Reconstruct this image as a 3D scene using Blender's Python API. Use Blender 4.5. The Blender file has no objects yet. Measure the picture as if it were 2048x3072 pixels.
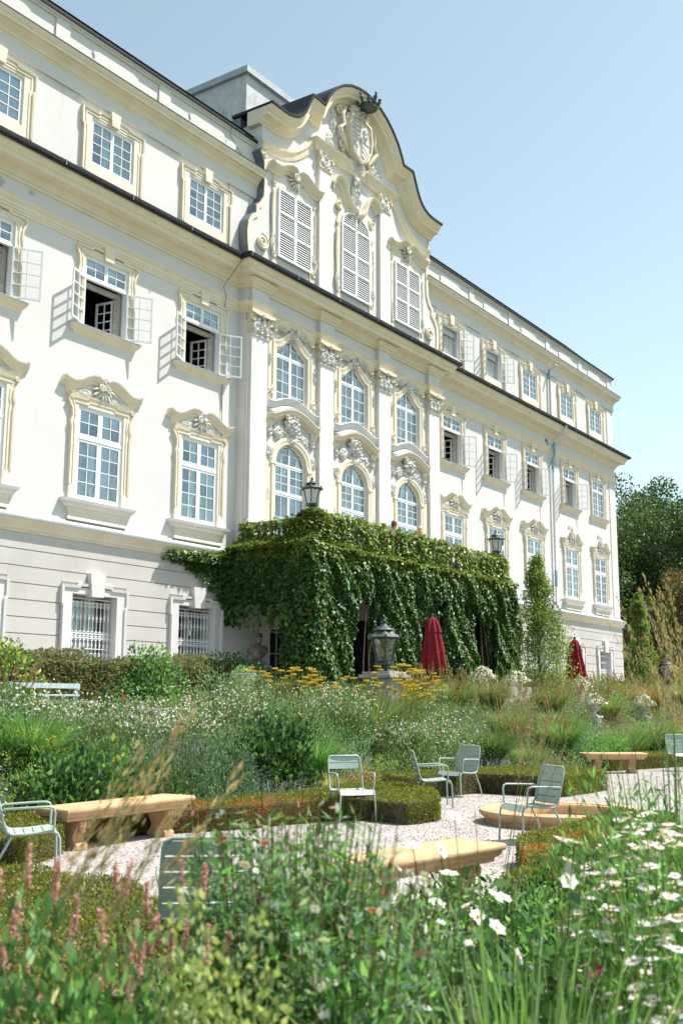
import bpy, bmesh, math, random
import numpy as np
from mathutils import Matrix, Vector
from math import radians, sin, cos, pi, atan2, sqrt
SC = bpy.context.scene
COL = SC.collection
# ---------------------------------------------------------------- camera, sky, sun, exposure
CAM_P = Vector((0.0, -22.0, 1.6))
yaw, pitch, roll = radians(34.75), radians(10.046), radians(0.202)
fw = Vector((cos(yaw)*cos(pitch), sin(yaw)*cos(pitch), sin(pitch)))
r0 = Vector((sin(yaw), -cos(yaw), 0)); u0 = r0.cross(fw)
rv = r0*cos(roll)+u0*sin(roll); uv = -r0*sin(roll)+u0*cos(roll)
cd = bpy.data.cameras.new('camera'); cam = bpy.data.objects.new('camera', cd); COL.objects.link(cam)
cam.matrix_world = Matrix(((rv.x, uv.x, -fw.x, CAM_P.x), (rv.y, uv.y, -fw.y, CAM_P.y), (rv.z, uv.z, -fw.z, CAM_P.z), (0, 0, 0, 1)))
cd.sensor_fit = 'VERTICAL'; cd.sensor_height = 36; cd.lens = 38.05; cd.clip_start = 0.05; cd.clip_end = 3000
cd.dof.use_dof = True; cd.dof.focus_distance = 22.0; cd.dof.aperture_fstop = 4.4
SC.camera = cam
SUN = Vector((1.2, -1.0, 2.75)).normalized()
w = bpy.data.worlds.new('World'); SC.world = w; w.use_nodes = True
nt = w.node_tree; nt.nodes.clear()
sky = nt.nodes.new('ShaderNodeTexSky'); sky.sky_type = 'NISHITA'; sky.sun_disc = False
sky.sun_elevation = math.asin(SUN.z); sky.sun_rotation = atan2(SUN.x, SUN.y)
sky.air_density = 1.0; sky.dust_density = 0.9; sky.ozone_density = 1.3; sky.altitude = 400
bg = nt.nodes.new('ShaderNodeBackground'); bg.inputs[1].default_value = 0.088
wo = nt.nodes.new('ShaderNodeOutputWorld')
hs = nt.nodes.new('ShaderNodeHueSaturation'); hs.inputs['Saturation'].default_value = 0.72; tn = nt.nodes.new('ShaderNodeMixRGB'); tn.blend_type = 'MULTIPLY'; tn.inputs[0].default_value = 1; tn.inputs[2].default_value = (.905, .99, .86, 1)
nt.links.new(sky.outputs[0], hs.inputs['Color']); nt.links.new(hs.outputs[0], tn.inputs[1]); nt.links.new(tn.outputs[0], bg.inputs[0]); nt.links.new(bg.outputs[0], wo.inputs[0])
sl = bpy.data.lights.new('sun', 'SUN'); sl.energy = 3.25; sl.angle = radians(0.53); sl.color = (1.0, 0.945, 0.89)
so = bpy.data.objects.new('sun', sl); COL.objects.link(so)
so.rotation_euler = SUN.to_track_quat('Z', 'Y').to_euler(); so.location = (30, -30, 60)
SC.view_settings.view_transform = 'Standard'; SC.view_settings.look = 'None'
SC.view_settings.exposure = 1.46; SC.view_settings.gamma = 1.0; SC.view_settings.use_curve_mapping = False
SC.cycles.max_bounces = 8; SC.cycles.diffuse_bounces = 4; SC.cycles.transparent_max_bounces = 24
# ---------------------------------------------------------------- materials
M = {}
def mat(name, c, rough=0.85, c2=None, ns=3.0, bump=None, metal=0.0, spec=0.3, det=6, stain=None, ramp=(0.38, 0.66), coat=0):
    m = bpy.data.materials.new(name); m.use_nodes = True; M[name] = m
    n = m.node_tree.nodes; L = m.node_tree.links; b = n['Principled BSDF']
    b.inputs['Roughness'].default_value = rough; b.inputs['Metallic'].default_value = metal
    b.inputs['Specular IOR Level'].default_value = spec
    if coat: b.inputs['Coat Weight'].default_value = coat
    tc = n.new('ShaderNodeTexCoord')
    geo = n.new('ShaderNodeNewGeometry')
    src = geo.outputs['Position']
    if c2 is None:
        b.inputs['Base Color'].default_value = (*c, 1)
        out = None
    else:
        no = n.new('ShaderNodeTexNoise'); no.inputs['Scale'].default_value = ns; no.inputs['Detail'].default_value = det
        no.inputs['Roughness'].default_value = 0.62
        L.new(src, no.inputs['Vector'])
        rp = n.new('ShaderNodeValToRGB'); rp.color_ramp.elements[0].position = ramp[0]; rp.color_ramp.elements[1].position = ramp[1]
        rp.color_ramp.elements[0].color = (*c2, 1); rp.color_ramp.elements[1].color = (*c, 1)
        L.new(no.outputs['Fac'], rp.inputs['Fac']); out = rp.outputs['Color']
        if stain:   # (colour, scale xyz, threshold, strength): rain streaks and dirt of a shape of their own
            mp = n.new('ShaderNodeMapping'); mp.inputs['Scale'].default_value = stain[1]
            L.new(src, mp.inputs['Vector'])
            n2 = n.new('ShaderNodeTexNoise'); n2.inputs['Scale'].default_value = 1.0; n2.inputs['Detail'].default_value = 9
            n2.inputs['Roughness'].default_value = 0.7
            L.new(mp.outputs[0], n2.inputs['Vector'])
            r2 = n.new('ShaderNodeValToRGB'); r2.color_ramp.elements[0].position = stain[2]; r2.color_ramp.elements[1].position = stain[2]+0.16
            r2.color_ramp.elements[0].color = (0, 0, 0, 1); r2.color_ramp.elements[1].color = (stain[3],)*3+(1,)
            L.new(n2.outputs['Fac'], r2.inputs['Fac'])
            mx = n.new('ShaderNodeMixRGB'); mx.inputs['Color2'].default_value = (*stain[0], 1)
            L.new(r2.outputs['Color'], mx.inputs['Fac']); L.new(out, mx.inputs['Color1']); out = mx.outputs['Color']
        L.new(out, b.inputs['Base Color'])
    if bump:
        nb = n.new('ShaderNodeTexNoise'); nb.inputs['Scale'].default_value = bump[0]; nb.inputs['Detail'].default_value = 5
        L.new(src, nb.inputs['Vector'])
        bp = n.new('ShaderNodeBump'); bp.inputs['Strength'].default_value = bump[1]; bp.inputs['Distance'].default_value = bump[2] if len(bump) > 2 else 0.02
        L.new(nb.outputs['Fac'], bp.inputs['Height']); L.new(bp.outputs[0], b.inputs['Normal'])
    return m
mat('plaster', (.665, .645, .635), .92, (.625, .605, .595), 0.55, (22, .3, .01), stain=((.47, .46, .44), (1.5, 1.5, .13), .59, .6))
mat('plaster_grey', (.545, .52, .49), .92, (.485, .465, .44), 0.9, (20, .3, .01), stain=((.46, .44, .41), (1.6, 1.6, .2), .60, .5))
mat('joint', (.42, .38, .35), .95)
mat('cream', (.79, .71, .565), .88, (.73, .64, .49), 1.6, (26, .2, .01), stain=((.50, .43, .31), (2.2, 2.2, .7), .62, .55))
mat('cream_pale', (.74, .69, .59), .88, (.68, .625, .52), 1.8, (26, .2, .01), stain=((.55, .49, .38), (2.2, 2.2, .5), .63, .4))
mat('stone_white', (.74, .71, .69), .9, (.66, .63, .61), 2.2, (30, .3, .01), stain=((.50, .46, .44), (3, 3, .5), .58, .5))
mat('pilaster', (.75, .72, .70), .9, (.69, .655, .635), 1.2, (25, .25, .01), stain=((.52, .475, .45), (2.5, 2.5, .3), .60, .5))
mat('ornament', (.66, .645, .615), .9, (.52, .505, .48), 6.0, (40, .5, .02))
mat('ornament_cream', (.75, .69, .55), .9, (.66, .57, .42), 6.0, (40, .4, .02))
mat('white_paint', (.83, .84, .85), .45, (.77, .78, .79), 6, spec=.5)
mat('old_wood', (.50, .47, .43), .7, (.36, .33, .30), 9, spec=.4)
mat('zinc', (.016, .016, .018), .6, (.030, .032, .035), 5, metal=.2, spec=.25)
mat('zinc_grey', (.20, .235, .265), .5, (.13, .155, .18), 3, metal=.5, spec=.5)
mat('lead', (.46, .48, .50), .55, (.36, .38, .40), 4, metal=.35)
mat('copper_blue', (.16, .36, .46), .5, (.26, .44, .52), 5, metal=.2)
mat('render_grey', (.62, .63, .64), .9, (.50, .515, .53), 3, (18, .4, .02), stain=((.28, .29, .3), (3, 3, .5), .55, .7))
mat('patch_grey', (.36, .355, .345), .95, (.50, .49, .475), 9, (40, .6, .02))
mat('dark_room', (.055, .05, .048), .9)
mat('dark_gap', (.012, .012, .015), .9)  # near-black that stands for the shade inside gaps and openings
mat('curtain', (.62, .63, .65), .9, (.52, .53, .56), 5)
mat('iron', (.035, .045, .042), .45, (.10, .13, .12), 14, (60, .6, .01), metal=.6, spec=.5)
mat('iron_verdigris', (.025, .034, .036), .55, (.085, .105, .105), 16, (50, .6, .01), metal=.4, spec=.5, ramp=(.30, .75))
mat('rail_stone', (.30, .24, .19), .95, (.17, .14, .115), 9, (40, .7, .02))
mat('bust', (.27, .225, .185), .85, (.09, .075, .065), 7, (60, .6, .01), ramp=(.36, .6))
mat('pedestal', (.33, .28, .25), .9, (.17, .14, .12), 8, (60, .5, .01))
mat('sandstone', (.60, .40, .225), .85, (.47, .29, .15), 7, (90, .9, .012), stain=((.33, .23, .13), (7, 7, 5), .58, .5), ramp=(.34, .62))
mat('concrete', (.42, .40, .37), .9, (.30, .28, .26), 7, (80, .6, .01))
mat('chair_paint', (.35, .42, .37), .38, (.31, .38, .335), 30, spec=.5)
mat('bench_grey', (.42, .50, .53), .5, (.33, .40, .43), 12, spec=.4)
mat('canvas', (.25, .016, .022), .9, (.15, .01, .015), 3.5, (200, .3, .004))
mat('pole_wood', (.45, .24, .07), .5, (.33, .16, .04), 14)
mat('skin', (.62, .36, .26), .55); mat('hair_brown', (.16, .08, .04), .6); mat('hair_blond', (.62, .44, .22), .55)
mat('cloth_white', (.78, .79, .82), .9); mat('cloth_blue', (.10, .13, .22), .9); mat('cloth_rust', (.30, .12, .07), .9)
mat('bark', (.14, .105, .08), .95, (.07, .052, .04), 9, (30, .8, .03))
mat('soil', (.075, .055, .04), .95, (.045, .033, .025), 6, (12, .8, .05))
mat('lamp_frosted_glass', (.62, .64, .64), .2, (.5, .52, .53), 8, spec=.5)  # whitish frosted lantern panes
mat('terracotta', (.42, .17, .09), .8, (.34, .13, .07), 8)
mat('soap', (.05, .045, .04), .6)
mat('grass_ground', (.075, .095, .035), .95, (.11, .105, .05), 1.5, (30, .8, .03))
# gravel: pebbles from voronoi cells, colour per pebble
def gravel():
    m = bpy.data.materials.new('gravel'); m.use_nodes = True; M['gravel'] = m
    n = m.node_tree.nodes; L = m.node_tree.links; b = n['Principled BSDF']; b.inputs['Roughness'].default_value = .9
    geo = n.new('ShaderNodeNewGeometry')
    vo = n.new('ShaderNodeTexVoronoi'); vo.inputs['Scale'].default_value = 46; L.new(geo.outputs['Position'], vo.inputs['Vector'])
    rp = n.new('ShaderNodeValToRGB'); rp.color_ramp.elements[0].color = (.19, .165, .155, 1); rp.color_ramp.elements[1].color = (.50, .46, .445, 1)
    rp.color_ramp.elements.new(.45).color = (.36, .33, .31, 1)
    sp = n.new('ShaderNodeSeparateColor'); L.new(vo.outputs['Color'], sp.inputs[0]); L.new(sp.outputs[0], rp.inputs['Fac'])
    no = n.new('ShaderNodeTexNoise'); no.inputs['Scale'].default_value = 1.6; no.inputs['Detail'].default_value = 8; L.new(geo.outputs['Position'], no.inputs['Vector'])
    mx = n.new('ShaderNodeMixRGB'); mx.blend_type = 'MULTIPLY'; mx.inputs['Fac'].default_value = .8
    r2 = n.new('ShaderNodeValToRGB'); r2.color_ramp.elements[0].position = .3; r2.color_ramp.elements[0].color = (.72, .70, .68, 1); r2.color_ramp.elements[1].position = .6
    L.new(no.outputs['Fac'], r2.inputs['Fac']); L.new(rp.outputs['Color'], mx.inputs['Color1']); L.new(r2.outputs['Color'], mx.inputs['Color2'])
    L.new(mx.outputs['Color'], b.inputs['Base Color'])
    bp = n.new('ShaderNodeBump'); bp.inputs['Strength'].default_value = .8; bp.inputs['Distance'].default_value = .012; bp.invert = True
    L.new(vo.outputs['Distance'], bp.inputs['Height']); L.new(bp.outputs[0], b.inputs['Normal'])
gravel()
def foliage(name, trans=.35, rough=.45, spec=.35):
    m = bpy.data.materials.new(name); m.use_nodes = True; M[name] = m
    n = m.node_tree.nodes; L = m.node_tree.links; b = n['Principled BSDF']
    at = n.new('ShaderNodeAttribute'); at.attribute_name = 'Col'
    b.inputs['Roughness'].default_value = rough; b.inputs['Specular IOR Level'].default_value = spec
    L.new(at.outputs['Color'], b.inputs['Base Color'])
    tr = n.new('ShaderNodeBsdfTranslucent'); mul = n.new('ShaderNodeMixRGB'); mul.blend_type = 'MULTIPLY'; mul.inputs['Fac'].default_value = 1
    mul.inputs['Color2'].default_value = (1.25, 1.3, .75, 1); L.new(at.outputs['Color'], mul.inputs['Color1']); L.new(mul.outputs['Color'], tr.inputs['Color'])
    ms = n.new('ShaderNodeMixShader'); ms.inputs['Fac'].default_value = trans
    L.new(b.outputs[0], ms.inputs[1]); L.new(tr.outputs[0], ms.inputs[2]); L.new(ms.outputs[0], n['Material Output'].inputs['Surface'])
foliage('leaf', .48); foliage('leaf_gloss', .18, .46, .26); foliage('petal', .3, .7, .15); foliage('straw', .3, .8, .1)
def glass(name, tint, refl, gcol=(1, 1, 1), edge=.6):
    m = bpy.data.materials.new(name); m.use_nodes = True; M[name] = m
    n = m.node_tree.nodes; L = m.node_tree.links; n.remove(n['Principled BSDF'])
    t = n.new('ShaderNodeBsdfTransparent'); t.inputs[0].default_value = (*tint, 1)
    g = n.new('ShaderNodeBsdfGlossy'); g.inputs['Color'].default_value = (*gcol, 1); g.inputs['Roughness'].default_value = .03
    lw = n.new('ShaderNodeLayerWeight'); lw.inputs['Blend'].default_value = .35
    mr = n.new('ShaderNodeMapRange'); mr.inputs['To Min'].default_value = refl; mr.inputs['To Max'].default_value = edge
    L.new(lw.outputs['Fresnel'], mr.inputs['Value'])
    oi = n.new('ShaderNodeObjectInfo'); vr = n.new('ShaderNodeMapRange'); vr.inputs['To Min'].default_value = .55; vr.inputs['To Max'].default_value = 1.25; L.new(oi.outputs['Random'], vr.inputs['Value']); vm = n.new('ShaderNodeMath'); vm.operation = 'MULTIPLY'; L.new(mr.outputs[0], vm.inputs[0]); L.new(vr.outputs[0], vm.inputs[1])
    no = n.new('ShaderNodeTexNoise'); no.inputs['Scale'].default_value = 3.5; geo = n.new('ShaderNodeNewGeometry'); L.new(geo.outputs['Position'], no.inputs['Vector'])
    bp = n.new('ShaderNodeBump'); bp.inputs['Strength'].default_value = .3; bp.inputs['Distance'].default_value = .03; L.new(no.outputs['Fac'], bp.inputs['Height']); L.new(bp.outputs[0], g.inputs['Normal'])
    x = n.new('ShaderNodeMixShader'); L.new(vm.outputs[0], x.inputs['Fac']); L.new(t.outputs[0], x.inputs[1]); L.new(g.outputs[0], x.inputs[2])
    L.new(x.outputs[0], n['Material Output'].inputs['Surface'])
glass('glass', (.82, .85, .86), .09, (.82, .92, .95), .42)
glass('glass_clear', (.97, .975, .98), .02, (.9, .95, 1), .16)
glass('lamp_glass', (.80, .83, .84), .14, (.9, .95, 1), .7)
# ---------------------------------------------------------------- mesh helpers
WM = {}
def place(o, parent):
    COL.objects.link(o)
    if parent is not None:
        o.parent = parent; o.matrix_parent_inverse = WM[parent.name].inverted() if parent.name in WM else Matrix()
def tag(o, label=None, cat=None, group=None, kind=None):
    if label: o['label'] = label
    if cat: o['category'] = cat
    if group: o['group'] = group
    if kind: o['kind'] = kind
    return o
def empty(name, loc=(0, 0, 0), rz=0, label=None, cat=None, group=None, world=False):
    o = bpy.data.objects.new(name, None); COL.objects.link(o); o.location = loc; o.rotation_euler = (0, 0, rz); o.empty_display_size = .2
    if world: WM[o.name] = Matrix.Translation(Vector(loc))
    return tag(o, label, cat, group)
def copy_tree(o, parent=None):
    c = o.copy(); COL.objects.link(c)
    if parent is not None: c.parent = parent
    for ch in o.children: copy_tree(ch, c)
    return c
class MB:
    def __init__(s): s.v = []; s.f = []
    def add(s, vs, fs):
        k = len(s.v); s.v += [tuple(a) for a in vs]; s.f += [tuple(i+k for i in f) for f in fs]; return s
    def box(s, x0, x1, y0, y1, z0, z1):
        return s.add([(x0, y0, z0), (x1, y0, z0), (x1, y1, z0), (x0, y1, z0), (x0, y0, z1), (x1, y0, z1), (x1, y1, z1), (x0, y1, z1)],
                     [(0, 3, 2, 1), (4, 5, 6, 7), (0, 1, 5, 4), (1, 2, 6, 5), (2, 3, 7, 6), (3, 0, 4, 7)])
    def prism(s, poly, y0, y1):       # outline in x,z ; from y0 to y1
        n = len(poly)
        return s.add([(x, y0, z) for x, z in poly]+[(x, y1, z) for x, z in poly],
                     [tuple(range(n)), tuple(range(2*n-1, n-1, -1))]+[(i, n+i, n+(i+1) % n, (i+1) % n) for i in range(n)])
    def prism_z(s, poly, z0, z1):
        n = len(poly)
        return s.add([(x, y, z0) for x, y in poly]+[(x, y, z1) for x, y in poly],
                     [tuple(range(n-1, -1, -1)), tuple(range(n, 2*n))]+[(i, (i+1) % n, n+(i+1) % n, n+i) for i in range(n)])
    def sweep(s, path, prof, closed=False, cap=True):   # path in x,z ; prof points (n, y): n along the left normal, y in world
        P = [Vector((a, b)) for a, b in path]; n = len(P); k = len(prof); rings = []
        for i in range(n):
            a = P[(i-1) % n] if (closed or i > 0) else None; c = P[(i+1) % n] if (closed or i < n-1) else None
            d1 = (P[i]-a).normalized() if a is not None else None; d2 = (c-P[i]).normalized() if c is not None else None
            if d1 is None: d1 = d2
            if d2 is None: d2 = d1
            n1 = Vector((-d1.y, d1.x)); n2 = Vector((-d2.y, d2.x)); m = n1+n2
            m = m.normalized() if m.length > 1e-6 else n1
            m = m/max(.45, m.dot(n1))
            rings.append([(P[i].x+m.x*q[0], q[1], P[i].y+m.y*q[0]) for q in prof])
        vs = [p for r in rings for p in r]; fs = []
        for i in range(n if closed else n-1):
            j = (i+1) % n
            for a in range(k):
                b = (a+1) % k; fs.append((i*k+a, i*k+b, j*k+b, j*k+a))
        if cap and not closed: fs += [tuple(range(k)), tuple(range(n*k-1, (n-1)*k-1, -1))]
        return s.add(vs, fs)
    def mould(s, x0, x1, prof, base=0, retL=True, retR=True, back=.0):   # prof (p, z) bottom to top
        vs = []; k = 4
        for p, z in prof:
            xl = x0-p if retL else x0; xr = x1+p if retR else x1
            vs += [(xl, back, z), (xl, -(base+p), z), (xr, -(base+p), z), (xr, back, z)]
        fs = []
        for i in range(len(prof)-1):
            for a in range(3): fs.append((i*k+a, i*k+a+1, (i+1)*k+a+1, (i+1)*k+a))
        fs += [(0, 3, 2, 1), tuple((len(prof)-1)*k+a for a in range(4))]
        return s.add(vs, fs)
    def lathe(s, cx, cy, prof, n=16, mod=None):
        vs = []
        for r, z in prof:
            for i in range(n):
                a = 2*pi*i/n; rr = r*(mod(a, z) if mod else 1); vs.append((cx+rr*cos(a), cy+rr*sin(a), z))
        fs = []
        for j in range(len(prof)-1):
            for i in range(n): fs.append((j*n+i, j*n+(i+1) % n, (j+1)*n+(i+1) % n, (j+1)*n+i))
        fs += [tuple(range(n-1, -1, -1)), tuple(range((len(prof)-1)*n, len(prof)*n))]
        return s.add(vs, fs)
    def tube(s, path, r, n=8, cap=True):
        P = [Vector(p) for p in path]; m = len(P); R = r if isinstance(r, (list, tuple)) else [r]*m
        vs = []; up = None
        for i in range(m):
            d = ((P[min(i+1, m-1)]-P[i]).normalized()+(P[i]-P[max(i-1, 0)]).normalized())
            if d.length < 1e-6: d = P[min(i+1, m-1)]-P[max(i-1, 0)]
            d.normalize()
            if up is None: up = Vector((0, 0, 1)) if abs(d.z) < .9 else Vector((1, 0, 0))
            a = d.cross(up)
            if a.length < 1e-4: a = d.orthogonal()
            a.normalize(); b = d.cross(a); up = -b if False else up-d*up.dot(d)
            if up.length < 1e-4: up = d.orthogonal()
            up.normalize(); a = d.cross(up).normalized(); b = up
            for j in range(n):
                t = 2*pi*j/n; vs.append(P[i]+(a*cos(t)+b*sin(t))*R[i])
        fs = []
        for i in range(m-1):
            for j in range(n): fs.append((i*n+j, i*n+(j+1) % n, (i+1)*n+(j+1) % n, (i+1)*n+j))
        if cap: fs += [tuple(range(n-1, -1, -1)), tuple(range((m-1)*n, m*n))]
        return s.add(vs, fs)
    def ball(s, c, r, nu=12, nv=8):
        rx, ry, rz = r if isinstance(r, (tuple, list)) else (r, r, r)
        pr = []
        vs = [(c[0], c[1], c[2]-rz)]
        for j in range(1, nv):
            t = -pi/2+pi*j/nv
            for i in range(nu): a = 2*pi*i/nu; vs.append((c[0]+rx*cos(t)*cos(a), c[1]+ry*cos(t)*sin(a), c[2]+rz*sin(t)))
        vs.append((c[0], c[1], c[2]+rz)); N = len(vs)-1
        fs = [(0, 1+(i+1) % nu, 1+i) for i in range(nu)]
        for j in range(nv-2):
            for i in range(nu): fs.append((1+j*nu+i, 1+j*nu+(i+1) % nu, 1+(j+1)*nu+(i+1) % nu, 1+(j+1)*nu+i))
        fs += [(N, 1+(nv-2)*nu+i, 1+(nv-2)*nu+(i+1) % nu) for i in range(nu)]
        return s.add(vs, fs)
    def spiral(s, cx, cz, r, y, turns=1.6, a0=0, sgn=1, th=.25, n=26):   # a volute lying on the wall
        path = []; rad = []
        for i in range(n):
            t = i/(n-1); a = a0+sgn*2*pi*turns*t; q = r*(1-t*.82)
            path.append((cx+q*cos(a), y-.5*th*r*t, cz+q*sin(a))); rad.append(r*th*(1-.5*t))
        return s.tube(path, rad, 6)
    def relief(s, cx, cz, rx, rz, y, depth, seed=0, lobes=5, n=14, shape='oval'):   # carved stucco: ridged lobes on an oval
        rnd = random.Random(seed); ph = rnd.random()*6; k2 = rnd.randint(2, 4); vs = []; fs = []
        for j in range(n+1):
            for i in range(n+1):
                u = -1+2*i/n; v = -1+2*j/n
                x = u*sqrt(max(0, 1-v*v/2)); z = v*sqrt(max(0, 1-u*u/2))
                rr = sqrt(x*x+z*z); a = atan2(x, z)
                h = (1-rr**3)*(.45+.55*abs(cos(lobes*a*.5+ph))*(.4+.6*rr))*(.8+.3*sin(k2*5*rr+ph))
                edge = 1+.10*sin(lobes*a+ph)+.05*sin(9*a+ph*2)
                vs.append((cx+x*rx*edge, y-depth*max(0, h), cz+z*rz*edge))
        for j in range(n):
            for i in range(n): a = j*(n+1)+i; fs.append((a, a+1, a+n+2, a+n+1))
        return s.add(vs, fs)
    def shell(s, cx, cz, r, y, depth, a0=-1.9, a1=1.9, ribs=7, up=-1):   # fan of ribs
        for i in range(ribs):
            a = a0+(a1-a0)*i/(ribs-1); d = (sin(a), up*cos(a)); L = r*(.85+.15*(i % 2))
            pts = [(cx+d[0]*L*t, y-depth*(.25+.6*sin(pi*min(1, t*.75+.2))), cz+d[1]*L*t) for t in (.08, .3, .55, .8, 1)]
            s.tube(pts, [r*.04, r*.07, r*.10, r*.115, r*.05], 6)
        return s
    def mesh(s, name, smooth=None):
        me = bpy.data.meshes.new(name); me.from_pydata(s.v, [], s.f); me.validate()
        if smooth is not None:
            b = bmesh.new(); b.from_mesh(me); bmesh.ops.recalc_face_normals(b, faces=b.faces); b.to_mesh(me); b.free()
            me.polygons.foreach_set('use_smooth', [True]*len(me.polygons)); me.set_sharp_from_angle(angle=radians(smooth))
        me.update(); return me
    def build(s, name, m, parent=None, smooth=None, kind=None):
        if not s.f: return None
        me = s.mesh(name, smooth); me.materials.append(M[m]); o = bpy.data.objects.new(name, me); place(o, parent)
        if kind: o['kind'] = kind
        return o
class Many:          # like MB, but every call becomes a piece (object) of its own
    def __init__(s): s.p = []
    def __getattr__(s, k):
        def call(*a, **q):
            b = MB(); getattr(b, k)(*a, **q); s.p.append(b); return s
        return call
    def build(s, name, m, parent=None, smooth=None, kind=None):
        for b in s.p: b.build(name, m, parent, smooth, kind)
def unit_box(m):
    k = 'unit_'+m
    if k not in bpy.data.meshes:
        me = MB().box(-.5, .5, -.5, .5, -.5, .5).mesh(k); me.materials.append(M[m])
    return bpy.data.meshes[k]
def slab(name, m, parent, c, size, rot=None):    # a box piece that shares one mesh
    o = bpy.data.objects.new(name, unit_box(m)); o.location = c; o.scale = size
    if rot: o.rotation_euler = rot
    place(o, parent); return o
def bev(o, w=.01, seg=2):
    b = o.modifiers.new('bevel', 'BEVEL'); b.width = w; b.segments = seg; b.limit_method = 'ANGLE'; return o
# ================================================================ ground, terrace
TZ = 1.5                                   # level of the terrace in front of the palace; the gravel garden lies at 0
def gz(x, y):                              # ground height: sunk garden rising through the flower bed to the terrace
    t = min(1, max(0, (y+11.6)/3.7)); t = t*t*(3-2*t)
    return 1.49*t
def sheet(name, x0, x1, y0, y1, nx, ny, f, m):
    v = []; fs = []
    for j in range(ny+1):
        for i in range(nx+1):
            x = x0+(x1-x0)*i/nx; y = y0+(y1-y0)*j/ny; v.append((x, y, f(x, y)))
    for j in range(ny):
        for i in range(nx): a = j*(nx+1)+i; fs.append((a, a+1, a+nx+2, a+nx+1))
    b = MB(); b.add(v, fs); o = b.build(name, m, smooth=60); o['kind'] = 'structure'; return o
sheet('ground', -900, 1600, -900, -18.2, 4, 4, lambda x, y: -.02, 'grass_ground')
sheet('flower_bed_soil', -40, 140, -18.2, -7.9, 90, 60, gz, 'soil')
b = MB(); b.box(-40, 140, -7.95, 60, .3, TZ); o = b.build('terrace', 'gravel'); o['kind'] = 'structure'
b = MB(); b.box(-900, 1600, 60, 900, -.5, TZ-.1); o = b.build('far_ground', 'grass_ground'); o['kind'] = 'structure'
b = MB()
gp = [(4.2, -18.15), (12, -18.15), (30.5, -16.2), (31, -12.15), (24, -11.7), (18.5, -11.9), (12.4, -11.95), (7.4, -11.95), (5.6, -13.4), (4.6, -15)]
b.prism_z(gp, -.05, .006); o = b.build('gravel_path', 'gravel'); o['kind'] = 'structure'
# ================================================================ the palace
CX = 32.05
pal = empty('palace', (CX, 0, TZ), 0, 'long white and cream baroque palace with a curved gable and rows of tall windows', 'palace', world=True)
WL, WR, CL, CR = 4.7, 59.4, 25.8, 38.3
BAYS = [16.0, 20.03, 24.06, 40.04, 44.1, 48.1, 52.68, 56.65]
def wpart(name, bld, m, parent=pal, **k):
    return bld.build(name, m, parent, **k)
def cut_wall(bld, x0, x1, z0, z1, yf, yb, holes):
    zs = sorted({z0, z1}|{min(max(h[2], z0), z1) for h in holes}|{min(max(h[3], z0), z1) for h in holes})
    for a, c in zip(zs[:-1], zs[1:]):
        zm = (a+c)/2; hs = sorted((h[0], h[1]) for h in holes if h[2] < zm < h[3] and h[1] > x0 and h[0] < x1)
        x = x0
        for ha, hb in hs:
            if ha > x: bld.box(x, ha, yf, yb, a, c)
            x = max(x, hb)
        if x < x1: bld.box(x, x1, yf, yb, a, c)
# hole lists
H_main = [(c-.83, c+.83, 6.97, 9.53) for c in BAYS]; H_2 = [(c-.82, c+.82, 11.78, 13.86) for c in BAYS]
H_top = [(c-.82, c+.82, 16.58, 17.95) for c in BAYS]; H_g = [(c-.83, c+.83, 2.5, 4.47) for c in BAYS]
CB = [CX-3.8, CX, CX+3.8]
H_cl = [(c-.85, c+.85, 6.1, 10.16) for c in CB]; H_cu = [(c-.85, c+.85, 11.5, 13.9) for c in CB]
for x0, x1 in ((WL, CL), (CR, WR)): b = MB(); cut_wall(b, x0, x1, 6.0, 15.2, 0, .42, H_main+H_2); wpart('wall', b, 'plaster')
for x0, x1 in ((WL, 26.9), (37.2, WR)): b = MB(); cut_wall(b, x0, x1, 15.2, 19.2, .001, .42, H_top); wpart('upper_wall', b, 'plaster')
b = MB(); cut_wall(b, CL, CR, 5.9, 15.3, -.3, .42, H_cl+H_cu); wpart('avant_corps_wall', b, 'plaster')
b = MB(); cut_wall(b, WL, WR, .9, 6.0, -.03, .45, H_g+[(27.6, 29.4, 1.4, 3.97), (30.5, 33.6, 1.4, 4.6), (34.5, 37.9, 1.4, 4.6)]); wpart('ground_floor_wall', b, 'joint')
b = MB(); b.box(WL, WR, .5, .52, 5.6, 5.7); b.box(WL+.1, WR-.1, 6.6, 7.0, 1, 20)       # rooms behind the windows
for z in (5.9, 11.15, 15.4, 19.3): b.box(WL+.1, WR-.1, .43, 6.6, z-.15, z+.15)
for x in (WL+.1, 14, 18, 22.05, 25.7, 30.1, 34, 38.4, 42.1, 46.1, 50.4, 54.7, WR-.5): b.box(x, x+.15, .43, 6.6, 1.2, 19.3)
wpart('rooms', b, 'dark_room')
for q in ((WR-.4, WR-.001, .43, 14), (WL, WL+.4, .43, 14), (WL+.4, WR-.4, 13.6, 14)): wpart('side_wall', MB().box(*q, .9, 20.3), 'plaster')
for q in ((6.4, 14.1), (16.0, 18.4)): wpart('corner_strip', MB().box(WR-1.0, WR-.35, -.035, .2, *q), 'plaster')
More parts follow.
